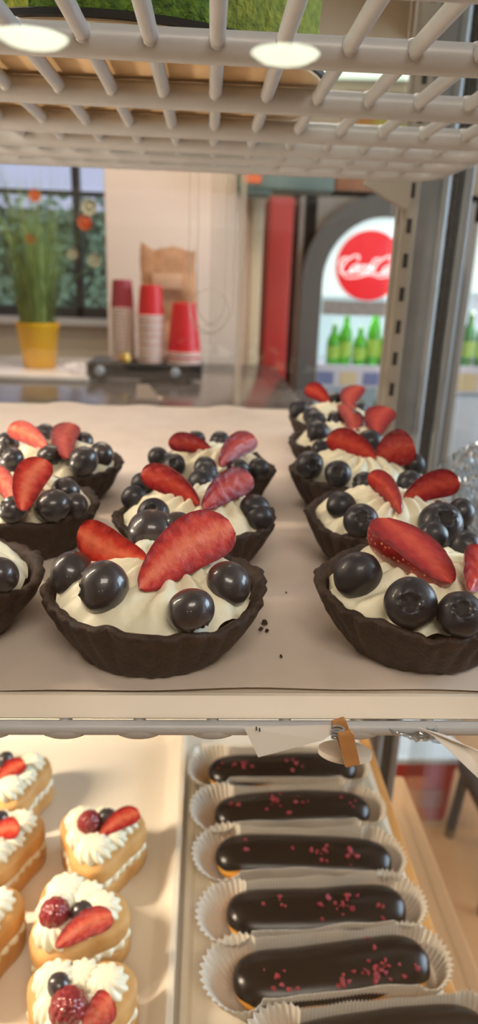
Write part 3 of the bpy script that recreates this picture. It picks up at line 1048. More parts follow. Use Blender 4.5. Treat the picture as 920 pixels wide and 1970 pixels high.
def cream_cake(px, py, rz, label, fruits, seed, tip=None):
    p = onz(px, py, CZ)
    t = thing('cream_cake', label, 'cake', (p.x, p.y, CZ), 0, 'layered cream cakes on the lower left tray')
    A = 0.0315
    mb = MB(); puff_layer(mb, A, 0, 0.0180, seed)
    o = mb.build('pastry_base', M_pastry, t, sharp=None); o.rotation_euler.z = rz
    mb = MB()

    def frill(u, v):
        a, f = 2 * PI * u, 2 * PI * v
        ro = A * foot(a) * 0.93 * (1 + 0.035 * math.sin(22 * a))
        rr = ro + 0.0020 * math.cos(f)
        return (rr * math.cos(a), rr * math.sin(a), 0.0195 + 0.0030 * math.sin(f) * (1 + 0.2 * math.sin(22 * a)))
    mb.grid(frill, 176, 10, cu=True, cv=True)
    o = mb.build('cream_layer', M_cream, t, sharp=None); o.rotation_euler.z = rz
    mb = MB(); puff_layer(mb, A * 1.0, 0.0205, 0.0385, seed + 3)
    o = mb.build('pastry_top', M_pastry, t, sharp=None); o.rotation_euler.z = rz
    for k in range(3):
        a = rz + k * 2 * PI / 3
        rr = 0.0185
        inst('cream_rosette', ROS[k % 3], t, (rr * math.cos(a), rr * math.sin(a), 0.0372), Matrix.Rotation(k + seed, 3, 'Z').to_quaternion(), 1.06)
    for k in range(3):
        a = rz + PI / 3 + k * 2 * PI / 3
        inst('cream_rosette', ROS[(k + 1) % 3], t, (0.0135 * math.cos(a), 0.0135 * math.sin(a), 0.0372), Matrix.Rotation(k * 2 + seed, 3, 'Z').to_quaternion(), 0.9)
    for f in fruits:
        if f[0] == 'r':
            q_ = onz(f[1], f[2], CZ + 0.0500) - t.location
            inst('raspberry', RASP, t, q_, Vector((rnd.uniform(-.3, .3), -0.5, 0.8)).to_track_quat('Z', 'Y'), 0.0094 if len(f) < 4 else f[3])
        elif f[0] == 'b':
            q_ = onz(f[1], f[2], CZ + 0.0500) - t.location
            inst('blueberry', BERRY_G[seed % 4], t, q_, Vector((rnd.uniform(-1, 1), 0.4, 0.3)).to_track_quat('Z', 'Y'), 0.0075)
        else:
            put_slice(t, t.location, onz(f[1], f[2], CZ + 0.0480), onz(f[3], f[4], CZ + 0.0535), f[5], 170, 0, f[6])
    return t


cream_cake(196, 1674, math.radians(-95), 'layered cream cake standing alone beside the tray rim, farthest in its row',
           [('r', 172, 1582), ('b', 206, 1572), ('s', 192, 1606, 268, 1562, 0.0078, 1)], 1)
cream_cake(150, 1832, math.radians(-120), 'layered cream cake with a long strawberry slice below its raspberry and blueberry',
           [('r', 106, 1758, 0.0104), ('b', 157, 1754), ('s', 106, 1822, 216, 1760, 0.0086, 1)], 2)
cream_cake(155, 2008, math.radians(-95), 'nearest layered cream cake with a blueberry perched behind its raspberry, cut off below',
           [('r', 132, 1940, 0.0112), ('b', 114, 1896), ('s', 160, 1975, 214, 1918, 0.0090, 2)], 3)
cream_cake(26, 1560, math.radians(-80), 'farthest layered cream cake at the left picture edge beside the bare tray',
           [('s', -10, 1506, 48, 1466, 0.0076, 1), ('b', 10, 1462)], 4)
cream_cake(2, 1682, math.radians(-85), 'half visible layered cream cake at the left edge, second from the back',
           [('s', -18, 1606, 36, 1592, 0.0080, 1), ('b', -2, 1578)], 5)
cream_cake(-50, 1850, math.radians(-85), 'barely visible layered cream cake sliver at the left picture edge',
           [('r', -70, 1790), ('b', -40, 1790)], 6)

# eclairs in pleated paper cases
EL, EW, EH = 0.066, 0.0198, 0.0140


def ec_pt(u, v, k, a0, a1, zc=EH, sag=0.0):
    """u along the length, v across; a slightly uneven capsule"""
    s = -1 + 2 * u
    s = math.sin(s * PI / 2) if True else s
    end = (1 - abs(s) ** 7) ** 0.5
    a = a0 + (a1 - a0) * v
    wv = 1 + 0.05 * noise.noise(Vector((s * 2.2, sag, 0.3)))
    y = EW * k * end * wv * math.cos(a) + 0.0018 * math.sin(s * 2.2 + sag)
    zz = zc + EH * k * (0.25 + 0.75 * end) * math.sin(a) * wv
    return Vector((EL * s * (k * 0.4 + 0.6), y, zz))


def eclair_meshes(seed):
    mb = MB()
    mb.grid(lambda u, v: ec_pt(u, v, 1.0, 0, 2 * PI, sag=seed) + Vector((0, 0, 0.0006 * noise.noise(Vector((u * 30, v * 9, seed))))), 60, 28, cv=True)
    body = mb.mesh('choux_body', M_choux, True, None)
    mb = MB()

    def ic(u, v):
        s = -1 + 2 * u
        lo_ = math.radians(14 + 14 * noise.noise(Vector((s * 3, seed, 1.0))))
        p = ec_pt(u, v, 1.055, lo_ * 1.1, PI - lo_ * 1.2, sag=seed)
        p.z += 0.0004
        return p
    mb.grid(ic, 70, 26)
    return body, mb.mesh('chocolate_icing', M_icing, True, None)


CR = []
for k in range(5):
    bm = bmesh.new(); bmesh.ops.create_icosphere(bm, subdivisions=1, radius=1)
    for v in bm.verts:
        v.co *= 1 + rnd.uniform(-.4, .4)
    mb = MB(); mb.bm(bm); CR.append(mb.mesh('raspberry_crumb', M_crumb, False))


def paper_case(loc, rz, label, seed):
    t_ = MB()
    npl = 128

    def stad(i, e):
        """stadium outline, e = outward offset"""
        hl, r = 0.0505, 0.0165
        per = 4 * hl + 2 * PI * r
        d = (i / npl) * per
        if d < 2 * hl:
            p, nn = Vector((-hl + d, -r)), Vector((0, -1))
        elif d < 2 * hl + PI * r:
            a = -PI / 2 + (d - 2 * hl) / r
            p, nn = Vector((hl + r * math.cos(a), r * math.sin(a))), Vector((math.cos(a), math.sin(a)))
        elif d < 4 * hl + PI * r:
            p, nn = Vector((hl - (d - 2 * hl - PI * r), r)), Vector((0, 1))
        else:
            a = PI / 2 + (d - 4 * hl - PI * r) / r
            p, nn = Vector((-hl + r * math.cos(a), r * math.sin(a))), Vector((math.cos(a), math.sin(a)))
        return p, nn
    rings = []
    for j in range(8):
        t = j / 7
        ring = []
        for i in range(npl * 2):
            p, nn = stad(i / 2, 0)
            endw = abs(nn.x) ** 0.7
            fl = (0.0040 + (0.0095 if nn.x > 0 else 0.0165) * endw) * t ** 0.9
            pl = (0.0004 + 0.0011 * endw) * (1 if i % 2 else -1) * (0.4 + 0.6 * t)
            h = (0.0285 - 0.005 * endw) * t * (1 + 0.10 * noise.noise(Vector((p.x * 40, p.y * 40, seed)))) + (0.0007 * (1 if i % 2 else -1) if j == 7 else 0)
            ww = 0.0022 * noise.noise(Vector((p.x * 30, p.y * 60, seed + 5))) * t
            q_ = p + nn * (fl + pl + ww)
            ring.append((q_.x, q_.y, h))
        rings.append(ring)
    t_.rings(rings, cap0=True)
    o = t_.build('paper_case', M_case_paper, loc=loc, smooth=False)
    o.rotation_euler.z = rz
    md = o.modifiers.new('solid', 'SOLIDIFY'); md.thickness = 0.0003; md.offset = 1
    return tag(o, label, 'paper case', 'pleated paper cases under the eclairs')


ECL = [  # left px, right px of the icing, label bits, crumb clusters (u along, v across, spread, count)
    ((404, 1484), (682, 1482), 'farthest chocolate eclair, half hidden by the white card', [(-.6, .2, .25, 8), (.1, .2, .2, 6)], 'farthest pleated paper case, behind all the eclairs'),
    ((416, 1566), (707, 1558), 'second chocolate eclair from the back with crumbs clustered at its middle left', [(-.25, .15, .12, 14), (.1, .3, .2, 4), (.7, .0, .1, 5), (-.75, 0, .05, 2)], 'pleated paper case of the second eclair from the back'),
    ((418, 1650), (748, 1652), 'third chocolate eclair from the back, very straight with few red crumbs', [(.15, .3, .2, 12), (.5, .4, .1, 4), (-.7, .1, .05, 2)], 'pleated paper case of the third eclair from the back'),
    ((440, 1766), (775, 1742), 'fourth chocolate eclair from the back with crumbs spread along its middle', [(-.5, .1, .15, 5), (.25, .2, .2, 14), (.65, .6, .05, 3)], 'pleated paper case of the fourth eclair from the back'),
    ((452, 1888), (822, 1852), 'big chocolate eclair nearest in full view with crumbs heaped at its right half', [(-.55, .5, .15, 7), (.05, .4, .12, 6), (.4, .5, .13, 20), (.75, .5, .1, 4), (.45, -.5, .05, 2)], 'pleated paper case around the big nearest full eclair'),
    ((700, 2030), (1060, 1985), 'chocolate eclair at the bottom edge, only its curved top showing', [(-.3, .4, .2, 6), (.1, .4, .1, 3)], 'pleated paper case at the bottom picture edge'),
]
EZ = CZ + 0.0006
for i, (l, r, lab, cl, plab) in enumerate(ECL):
    A, B = onz(l[0], l[1], EZ + 0.017), onz(r[0], r[1], EZ + 0.017)
    c = (A + B) / 2
    rz = math.atan2(B.y - A.y, B.x - A.x)
    if i == 5:
        c = Vector((0.115, 0.277, 0))
        rz = math.radians(4)
    sc_ = (B - A).length / (2 * EL) if i != 5 else 1.0
    sc_ = max(0.94, min(1.06, sc_))
    paper_case((c.x, c.y, CZ), rz, plab, i)
    t = thing('chocolate_eclair', lab, 'eclair', (c.x, c.y, EZ), rz, 'chocolate eclairs on the lower right tray')
    bo, ic = eclair_meshes(i * 1.37)
    inst('choux_body', bo, t, scale=(sc_, 1, 1)); inst('chocolate_icing', ic, t, scale=(sc_, 1, 1))
    r2 = random.Random(40 + i)
    for (cu, cv, spd, n) in cl:
        for k in range(n):
            u = max(-.9, min(.9, cu + r2.gauss(0, spd * 0.55)))
            v = max(-.8, min(.8, cv + r2.gauss(0, 0.22)))
            uu = 0.5 + math.asin(u) / PI
            p = ec_pt(uu, (PI / 2 + v * 1.0) / PI, 1.055, 0, PI, sag=i * 1.37)
            s = r2.uniform(0.0008, 0.0023)
            p.z += 0.0004 + s * 0.4
            p.x *= sc_
            o = inst('raspberry_crumb', CR[k % 5], t, p, Vector((r2.uniform(-1, 1), r2.uniform(-1, 1), r2.uniform(-1, 1))).to_track_quat('Z', 'Y'), (s, s * r2.uniform(.6, 1), s * r2.uniform(.6, 1.6)))

# ------------------------------------------------------------------ coffee counter behind the case
M_counter = mat('dark_counter_stone', (92, 84, 78), 0.16, (74, 68, 64), 12)
ct = thing('coffee_counter', 'dark glossy counter in front of the white partition', 'counter', (-0.4, 1.75, 0))
b = MB(); b.box(-1.3, 0.62, -0.42, 0.53, 0.985, 1.02, bev=0.004); b.build('worktop', M_counter, ct)
b = MB(); b.box(-1.26, 0.58, -0.38, 0.50, 0.0, 0.985); b.build('cabinet', mat('grey_cabinet', (120, 112, 106), 0.5), ct, smooth=False)
pt_ = MB(); pt_.box(-1.0, -0.31, 1.80, 2.2, 1.0205, 1.037, bev=0.004)
o = pt_.build('marble_board', mat('white_marble', (226, 214, 200), 0.25, (206, 194, 180), 8))
tag(o, 'white slab on the coffee counter under the yellow flower pot', 'board')
# flower pot with grass
PB = ony(77, 700, 1.95)
PB.z = 1.0375
fp = thing('flower_pot', 'yellow flower pot with tall artificial grass and orange blooms on the white slab', 'plant', PB)
M_pot = mat('yellow_glazed_pot', (246, 190, 20), 0.35)
b = MB(); b.lathe([(0.0, 0.0), (0.040, 0.0), (0.043, 0.003), (0.056, 0.105), (0.0585, 0.108), (0.0585, 0.120), (0.0545, 0.121), (0.053, 0.105), (0.0, 0.1)], 40); b.build('pot', M_pot, fp)
b = MB(); r2 = random.Random(5)
for k in range(230):
    a, rr = r2.uniform(0, 2 * PI), 0.045 * math.sqrt(r2.random())
    h = r2.uniform(0.2, 0.44)
    lean = r2.uniform(0.02, 0.13)
    base = Vector((rr * math.cos(a), rr * math.sin(a), 0.1))
    dirv = Vector((math.cos(a), math.sin(a), 0)) * lean
    sd = Vector((-math.sin(a + r2.uniform(-.8, .8)), math.cos(a), 0)).normalized()
    vs = []
    for j in range(6):
        t = j / 5
        c = base + dirv * t ** 1.8 + Vector((0, 0, h * t - 0.05 * lean / 0.13 * t ** 3))
        w_ = 0.0022 * (1 - t * 0.85)
        vs += [c - sd * w_, c + sd * w_]
    b.add(vs, [(2 * j, 2 * j + 1, 2 * j + 3, 2 * j + 2) for j in range(5)])
g = b.build('grass', mat('artificial_grass', (150, 172, 92), 0.6, (104, 134, 62), 30), fp, smooth=False)
g['kind'] = 'stuff'
M_of = mat('orange_petals', (236, 96, 40), 0.6)
M_wf2 = mat('cream_petals', (178, 174, 140), 0.6)
M_stem = mat('green_stem', (76, 104, 48), 0.6)
for i, (px, py, m, s) in enumerate([(68, 376, M_of, 0.020), (164, 428, M_of, 0.024), (61, 460, M_of, 0.018), (172, 398, M_wf2, 0.026), (140, 488, M_wf2, 0.018), (182, 500, M_wf2, 0.022)]):
    p = ony(px, py, 1.93 + 0.02 * (i % 3)) - PB
    b = MB()
    for k in range(9):
        a = 2 * PI * k / 9
        d = Vector((math.cos(a), -0.35, math.sin(a))).normalized()
        sd = Vector((-math.sin(a), 0, math.cos(a)))
        vs = [p, p + d * s * 0.55 + sd * s * 0.28, p + d * s, p + d * s * 0.55 - sd * s * 0.28]
        b.add(vs + [v + Vector((0, 0.0015, 0)) for v in vs], [(0, 1, 2, 3), (7, 6, 5, 4), (0, 4, 5, 1), (1, 5, 6, 2), (2, 6, 7, 3), (3, 7, 4, 0)])
    b.ball(p + Vector((0, -0.003, 0)), s * 0.25)
    fo = b.build('flower_head', m, fp, smooth=False)
    fo['label'] = 'orange bloom' if m is M_of else 'cream bloom'
    b = MB(); b.tube([(p.x * 0.25, p.y * 0.25, 0.1), (p.x * 0.5, p.y * 0.5 + 0.01, 0.1 + (p.z - 0.1) * 0.6), p + Vector((0, 0.004, 0))], 0.0012, 6); b.build('stem', M_stem, fp)

# black stand with cups
ST = thing('cup_stand', 'low black stand on the coffee counter carrying the paper cups', 'stand', (-0.17, 1.88, 1.0202))
b = MB(); b.box(-0.145, 0.155, -0.07, 0.075, 0.012, 0.052, bev=0.004); b.build('stand_body', M_black, ST)
for x in (-0.115, 0.12):
    b = MB(); b.lathe([(0.0, 0.0), (0.012, 0.0), (0.012, 0.0119), (0.0, 0.0119)], 16, (x, 0, 0)); b.build('foot', M_black, ST)
for x in (-0.11, 0.085):
    b = MB()
    b.rings([[(x + r * math.cos(2 * PI * k / 20), -0.0705 - d, 0.032 + r * math.sin(2 * PI * k / 20)) for k in range(20)] for r, d in ((0.012, 0), (0.012, 0.012), (0.009, 0.015))], cap1=True)
    b.build('knob', M_steel, ST)
M_cupw = mat('white_paper_cup', (226, 206, 194), 0.55)
M_cuppk = mat('pink_ribbed_cup', (228, 176, 164), 0.55)
M_cupr = mat('red_paper_cup', (214, 26, 38), 0.45)
M_cupm = mat('mauve_paper_cup', (160, 52, 66), 0.5)
SZ = 1.0202 + 0.0522


def cup_stack(px, y, label, rb_, n, pitch, mats, top_h, mtop, group='stacks of paper cups'):
    """cups stacked upside down: the lower cups show only a rim band each, the top one its whole side"""
    x = ony(px, 680, y).x
    z0 = SZ
    for k in range(n):
        t = thing('paper_cup', (label[0] if k == n - 1 else label[1]), 'cup', (x, y, z0 + k * pitch), 0, group)
        h = top_h if k == n - 1 else pitch * 2.4
        rt = rb_ * (1 - 0.30 * h / 0.11)
        b = MB()
        b.lathe([(rb_ - 0.002, 0.0), (rb_ + 0.0012, 0.0), (rb_ + 0.0018, 0.002), (rb_ + 0.0008, 0.004), (rb_ - 0.0004, 0.0042), (rt, h), (rt - 0.002, h + 0.0005)] + ([(0.0, h - 0.003)] if k == n - 1 else []), 28)
        b.build('cup_body', mtop if k == n - 1 else mats[k % len(mats)], t)
        b = MB(); b.lathe([(rb_ - 0.001, -0.0001), (rb_ + 0.0022, 0.0004), (rb_ + 0.0024, 0.0020), (rb_ + 0.0012, 0.0034)], 28)
        b.build('rolled_rim', M_cupw, t)


cup_stack(238, 1.89, ('mauve top cup of the left paper cup stack', 'white ribbed cup inside the left paper cup stack under the mauve one'), 0.031, 15, 0.0094, [M_cupw], 0.072, M_cupm, 'cups of the left stack')
cup_stack(291, 1.86, ('bright red top cup of the middle paper cup stack', 'pinkish ribbed cup inside the middle paper cup stack under the red one'), 0.0345, 13, 0.0098, [M_cuppk, M_cupw], 0.075, M_cupr, 'cups of the middle stack')
cup_stack(354, 1.86, ('large red upside-down cup topping the short right stack', 'red cup with a pale rim at the bottom of the short right stack'), 0.045, 4, 0.009, [M_cuppk, M_cupr], 0.125, M_cupr, 'cups of the right stack')
# kraft bag behind
kb = thing('kraft_bag', 'crumpled brown kraft bag standing behind the red paper cups', 'bag', (ony(324, 560, 1.99).x, 1.985, 1.0205))


def bag(u, v):
    a = 2 * PI * u
    x = 0.074 * max(-1, min(1, 1.35 * math.cos(a)))
    y = 0.028 * max(-1, min(1, 1.35 * math.sin(a))) * (1 - 0.35 * v)
    d = Vector((x, y, v * 0.3)) * 22
    k = 0.014 * noise.noise(d) + 0.006 * abs(noise.noise(d * 2.3))
    zz = 0.325 * v + (0.05 * noise.noise(Vector((u * 9, 3.3, 1))) * v ** 3)
    return (x * (1 + k * 8), y * (1 + k * 20), zz)


b = MB(); b.grid(bag, 64, 34, cu=True); b.build('bag_body', mat('kraft_paper', (206, 160, 120), 0.8, (178, 130, 92), 30), kb, sharp=25)
b = MB(); b.box(-0.04, 0.04, -0.0345, -0.0325, 0.235, 0.275, bev=0.0008); b.build('label_sticker', mat('pale_sticker', (214, 176, 142), 0.6), kb)
# small things on the counter
p = onz(238, 676, SZ + 0.012)
gt = thing('sugar_jar', 'small golden jar in front of the left cup stack', 'jar', (ony(240, 668, 1.828).x, 1.829, SZ))
b = MB(); b.lathe([(0.0, 0.0), (0.014, 0.0), (0.0155, 0.002), (0.0155, 0.016), (0.013, 0.019), (0.0, 0.019)], 24); b.build('jar_body', mat('gold_jar', (222, 176, 84), 0.3, metal=0.4), gt)
b = MB(); b.lathe([(0.0, 0.0192), (0.0135, 0.0192), (0.0135, 0.025), (0.012, 0.026), (0.0, 0.026)], 24); b.build('lid', mat('gold_lid', (236, 204, 130), 0.25, metal=0.6), gt)
o = sheet('crumpled_napkin', [(-0.40, 1.86, 1.040), (-0.32, 1.85, 1.040), (-0.32, 1.94, 1.043), (-0.40, 1.95, 1.043)], 16, 0.016, mat('white_tissue', (224, 220, 222), 0.8), 0.012, 5, 2)
tag(o, 'crumpled white napkin lying right of the yellow flower pot', 'napkin')
o = MB(); q_ = onz(286, 768, 1.0205)
o.prism([(-0.03, 0), (0.03, 0), (0.026, 0.002), (0.0, 0.034), (-0.026, 0.034)], lambda p: (q_.x + p[0], q_.y, 1.0206 + p[1]), lambda p: (q_.x + p[0], q_.y + 0.03, 1.0206 + p[1] * 0.2))
o = o.build('card_holder', mat('cream_card_holder', (222, 196, 170), 0.5), smooth=False)
tag(o, 'small cream card holder on the dark counter near the case', 'card holder')

# ------------------------------------------------------------------ red cabinet and coolers at the back
rc = thing('red_cabinet', 'narrow tall red cabinet between the partition and the drinks cooler', 'cabinet', (0.288, 3.15, 0))
b = MB(); b.box(-0.05, 0.05, -0.15, 0.4, 0.02, 1.60, bev=0.006); b.build('cabinet_body', mat('red_enamel', (206, 52, 48), 0.4, (200, 62, 56), 4), rc)
b = MB(); b.box(-0.047, 0.047, -0.14, 0.39, 0.0, 0.0195); b.build('plinth', M_dark, rc, smooth=False)
xl, xr = ony(457, 355, 2.2).x, ony(640, 350, 2.2).x
zb_, zt_ = ony(500, 374, 2.2).z, ony(500, 374, 2.2).z + 0.13
tb = thing('wall_box', 'teal box with an orange label mounted on the white partition under the wire shelf line', 'box', (0, 0, 0))
b = MB(); b.box(xl, xr, 2.16, 2.284, zb_ + 0.008, zt_, bev=0.008); b.box(xl + 0.004, xl + 0.10, 2.165, 2.28, zb_ - 0.004, zb_ + 0.02, bev=0.006)
b.build('box_body', mat('teal_box', (108, 128, 122), 0.6, (84, 106, 104), 8), tb)
xo = ony(466, 345, 2.16).x
b = MB(); b.box(xo, xo + 0.055, 2.157, 2.1595, zb_ + 0.025, zt_ - 0.01); b.build('label_sticker', mat('orange_label', (206, 104, 62), 0.6), tb, smooth=False)

M_cg = mat('light_grey_cooler', (146, 140, 130), 0.5)
M_cdg = mat('dark_grey_arch', (96, 94, 90), 0.5)
M_lit = mat('lit_white_panel', (235, 245, 245), 0.5, emit=0.72, ec=(222, 250, 250))
M_redsign = mat('red_sign_disc', (224, 32, 44), 0.5, emit=0.55, ec=(236, 34, 50))
M_script = mat('white_sign_script', (250, 235, 235), 0.5, emit=0.75, ec=(255, 226, 226))
M_back_glow = mat('cooler_back_glow', (216, 228, 232), 0.6, emit=0.25, ec=(206, 232, 244))  # weak glow added to the panel to brighten the bottles
M_bottle = mat('green_bottle_glass', (96, 200, 40), 0.12, trans=0.5, coat=0.3)
M_bottle2 = mat('dark_green_bottle_glass', (20, 150, 60), 0.12, trans=0.4, coat=0.3)
M_rail = mat('price_rail', (214, 214, 226), 0.5)
FYB = 3.10
fr = thing('drinks_cooler', 'grey drinks cooler with an arched door and a round red lit sign', 'drinks cooler', (0.747, FYB, 0))
AR, AO, ZC = 0.262, 0.352, 1.285
b = MB()
b.box(-0.372, -0.30, 0.0, 0.56, 0.0, 1.643); b.box(0.30, 0.372, 0.0, 0.56, 0.0, 1.643)
b.box(-0.372, 0.372, 0.5, 0.58, 0.0, 1.643); b.box(-0.372, 0.372, 0.0, 0.56, 0.0, 0.30)
b.box(-0.372, 0.372, 0.0, 0.56, 1.620, 1.643)
# spandrels round the arch on the front
N = 28
arc = [(AO * math.cos(PI * k / N), ZC + AO * math.sin(PI * k / N)) for k in range(N + 1)]
for k in range(N):
    (x1_, z1_), (x2_, z2_) = arc[k], arc[k + 1]
    b.add([(x1_, 0.0, z1_), (x2_, 0.0, z2_), (x2_, 0.0, 1.641), (x1_, 0.0, 1.641), (x1_, 0.05, z1_), (x2_, 0.05, z2_), (x2_, 0.05, 1.641), (x1_, 0.05, 1.641)],
          [(0, 1, 2, 3), (7, 6, 5, 4), (0, 4, 5, 1), (2, 6, 7, 3)])
b.build('cooler_body', M_cg, fr, smooth=False)


def arch_loop(r, zlow, n=28):
    return [(r, zlow)] + [(r * math.cos(PI * k / n), ZC + r * math.sin(PI * k / n)) for k in range(n + 1)] + [(-r, zlow)]


b = MB()
lo_o, lo_i = arch_loop(AO, 0.30), arch_loop(AR, 0.36)
for k in range(len(lo_o)):
    k2 = (k + 1) % len(lo_o)
    a, c, d, e = lo_o[k], lo_o[k2], lo_i[k2], lo_i[k]
    b.add([(a[0], -0.035, a[1]), (c[0], -0.035, c[1]), (d[0], -0.03, d[1]), (e[0], -0.03, e[1]), (a[0], 0.0, a[1]), (c[0], 0.0, c[1]), (d[0], 0.04, d[1]), (e[0], 0.04, e[1])],
          [(0, 1, 2, 3), (0, 4, 5, 1), (3, 2, 6, 7)])
b.build('arched_door_frame', M_cdg, fr, smooth=False)
b = MB()
hl = [(AR * math.cos(PI * k / N), ZC + AR * math.sin(PI * k / N)) for k in range(N + 1)] + [(-AR, 1.222), (AR, 1.222)]
b.prism(hl, lambda p: (p[0], 0.0, p[1]), lambda p: (p[0], 0.03, p[1]))
b.build('lit_header', M_lit, fr, smooth=False)
SC = ony(710, 512, FYB) - fr.location
SR = 0.142
b = MB()
b.rings([[(SC.x + r * math.cos(2 * PI * k / 48), d, SC.z + r * math.sin(2 * PI * k / 48)) for k in range(48)] for r, d in ((SR, -0.001), (SR, -0.012), (SR - 0.004, -0.014))], cap1=True)
sign = b.build('sign_disc', M_redsign, fr, sharp=30)


# flowing white script across the disc, drawn as broad pen strokes
def stroke(mb, pts, wd):
    """Catmull-Rom pen stroke of varying width in the sign's plane"""
    P = [pts[0]] + pts + [pts[-1]]
    out = []
    for i in range(1, len(P) - 2):
        for k in range(8):
            t = k / 8
            a, b_, c_, d_ = P[i - 1], P[i], P[i + 1], P[i + 2]
            out.append(tuple(0.5 * ((2 * b_[j]) + (-a[j] + c_[j]) * t + (2 * a[j] - 5 * b_[j] + 4 * c_[j] - d_[j]) * t * t + (-a[j] + 3 * b_[j] - 3 * c_[j] + d_[j]) * t ** 3) for j in (0, 1)))
    out.append(pts[-1])
    vs, fs = [], []
    n = len(out)
    for i, p in enumerate(out):
        a, c_ = out[max(0, i - 1)], out[min(n - 1, i + 1)]
        ang = math.atan2(c_[1] - a[1], c_[0] - a[0])
        w_ = wd * (0.45 + 0.55 * abs(math.sin(ang + 0.5)))
        nx, nz = -math.sin(ang) * w_, math.cos(ang) * w_
        vs += [(SC.x + p[0] + nx, -0.0155, SC.z + p[1] + nz), (SC.x + p[0] - nx, -0.0155, SC.z + p[1] - nz)]
    fs = [(2 * i, 2 * i + 1, 2 * i + 3, 2 * i + 2) for i in range(n - 1)]
    mb.add(vs, fs)


def glyph(mb, strokes, ox, oz, s, wd):
    for st in strokes:
        stroke(mb, [(ox + (x + 0.32 * y) * s, oz + y * s) for x, y in st], wd)


CAPC = [[(0.85, 0.75), (0.80, 1.05), (0.50, 1.05), (0.10, 0.70), (0.0, 0.25), (0.18, -0.02), (0.5, 0.0), (0.85, 0.25)],
        [(0.0, 0.25), (-0.25, 0.5), (-0.2, 0.85), (0.1, 0.95)]]
LO = [[(0.3, 0.5), (0.08, 0.42), (0.0, 0.2), (0.12, 0.0), (0.32, 0.1), (0.4, 0.35), (0.3, 0.5), (0.5, 0.42)]]
LC = [[(0.38, 0.4), (0.25, 0.5), (0.06, 0.36), (0.0, 0.15), (0.14, 0.0), (0.4, 0.14)]]
LA = [[(0.4, 0.46), (0.2, 0.5), (0.02, 0.3), (0.05, 0.02), (0.25, 0.08), (0.42, 0.48), (0.38, 0.1), (0.5, 0.0), (0.62, 0.12)]]
LL = [[(0.0, 0.15), (0.25, 0.6), (0.28, 1.0), (0.16, 1.0), (0.08, 0.5), (0.1, 0.05), (0.25, 0.0), (0.38, 0.14)]]
HY = [[(0.0, 0.25), (0.25, 0.28)]]
mb = MB()
s_, oz_ = 0.066, -0.030
x_ = -0.125
for g_, adv in ((CAPC, 0.72), (LO, 0.50), (LC, 0.42), (LA, 0.56), (HY, 0.26), (CAPC, 0.72), (LO, 0.50), (LL, 0.34), (LA, 0.5)):
    glyph(mb, g_, x_, oz_, s_, 0.0046)
    x_ += adv * s_ * 0.86
stroke(mb, [(-0.125 - 0.005, -0.02), (-0.10, -0.048), (-0.05, -0.046), (0.0, -0.034), (0.05, -0.044), (0.09, -0.036)], 0.0042)
mb.build('sign_script', M_script, sign, smooth=False)
b = MB(); b.box(-0.275, 0.275, 0.46, 0.50, 0.32, 1.25); b.build('back_panel', M_back_glow, fr, smooth=False)
b = MB(); b.box(-0.25, 0.25, 0.0, 0.006, 1.145, 1.205); b.build('information_strip', mat('grey_information_strip', (168, 162, 156), 0.6, (150, 146, 142), 30), fr, smooth=False)
for zs in (0.915, 0.56):
    b = MB(); b.box(-0.275, 0.275, 0.03, 0.46, zs - 0.012, zs); b.build('shelf_plate', M_rail, fr, smooth=False)
    b = MB(); b.box(-0.275, 0.275, 0.012, 0.029, zs - 0.085, zs + 0.012)
    for k in range(5):
        xx = -0.25 + k * 0.105
        b.box(xx, xx + 0.075, 0.009, 0.0125, zs - 0.075, zs - 0.018, 1 + (k % 2))
    b.build('price_rail', [M_rail, mat('blue_price_tag', (120, 132, 178), 0.6), mat('cream_price_tag', (222, 204, 160), 0.6)], fr, smooth=False)
lamp('light_cooler', (0.747, FYB + 0.10, 1.19), 2.4, 0.4, 0.05, (0.82, 0.95, 1.0), (0, 0.3, -1))


def bottle(x, y, z0, h, m, label, group):
    t = thing('bottle', label, 'bottle', (x, y, z0), 0, group)
    r = 0.031
    b = MB(); b.lathe([(0.0, 0.0), (r * 0.9, 0.0), (r, 0.004), (r, h * 0.55), (r * 0.9, h * 0.64), (r * 0.45, h * 0.78), (r * 0.38, h * 0.95), (0.0, h * 0.95)], 24); b.build('bottle_body', m, t)
    b = MB(); b.lathe([(r * 0.42, h * 0.93), (r * 0.44, h * 0.99), (r * 0.36, h), (0.0, h)], 16); b.build('cap', mat('bottle_cap', (196, 220, 190), 0.3, metal=0.3) if 'bottle_cap' not in bpy.data.materials else bpy.data.materials['bottle_cap'], t)
    b = MB(); b.lathe([(r + 0.0006, h * 0.18), (r + 0.0008, h * 0.2), (r + 0.0008, h * 0.44), (r + 0.0006, h * 0.46)], 24); b.build('bottle_label', mat('lime_label', (170, 210, 84), 0.5) if 'lime_label' not in bpy.data.materials else bpy.data.materials['lime_label'], t)


for i, (px, h) in enumerate([(640, 0.19), (662, 0.235), (690, 0.18), (716, 0.265), (742, 0.2), (768, 0.24)]):
    bottle(ony(px, 690, FYB + 0.10).x, FYB + 0.10, 0.9152, h, M_bottle, 'green bottle on the upper shelf of the arched drinks cooler', 'green bottles in the arched cooler')
for i, px in enumerate((640, 668, 697, 726)):
    bottle(ony(px, 770, FYB + 0.10).x, FYB + 0.10, 0.5602, 0.2, M_bottle2, 'green bottle low in the arched drinks cooler behind the tarts', 'low bottles in the arched cooler')
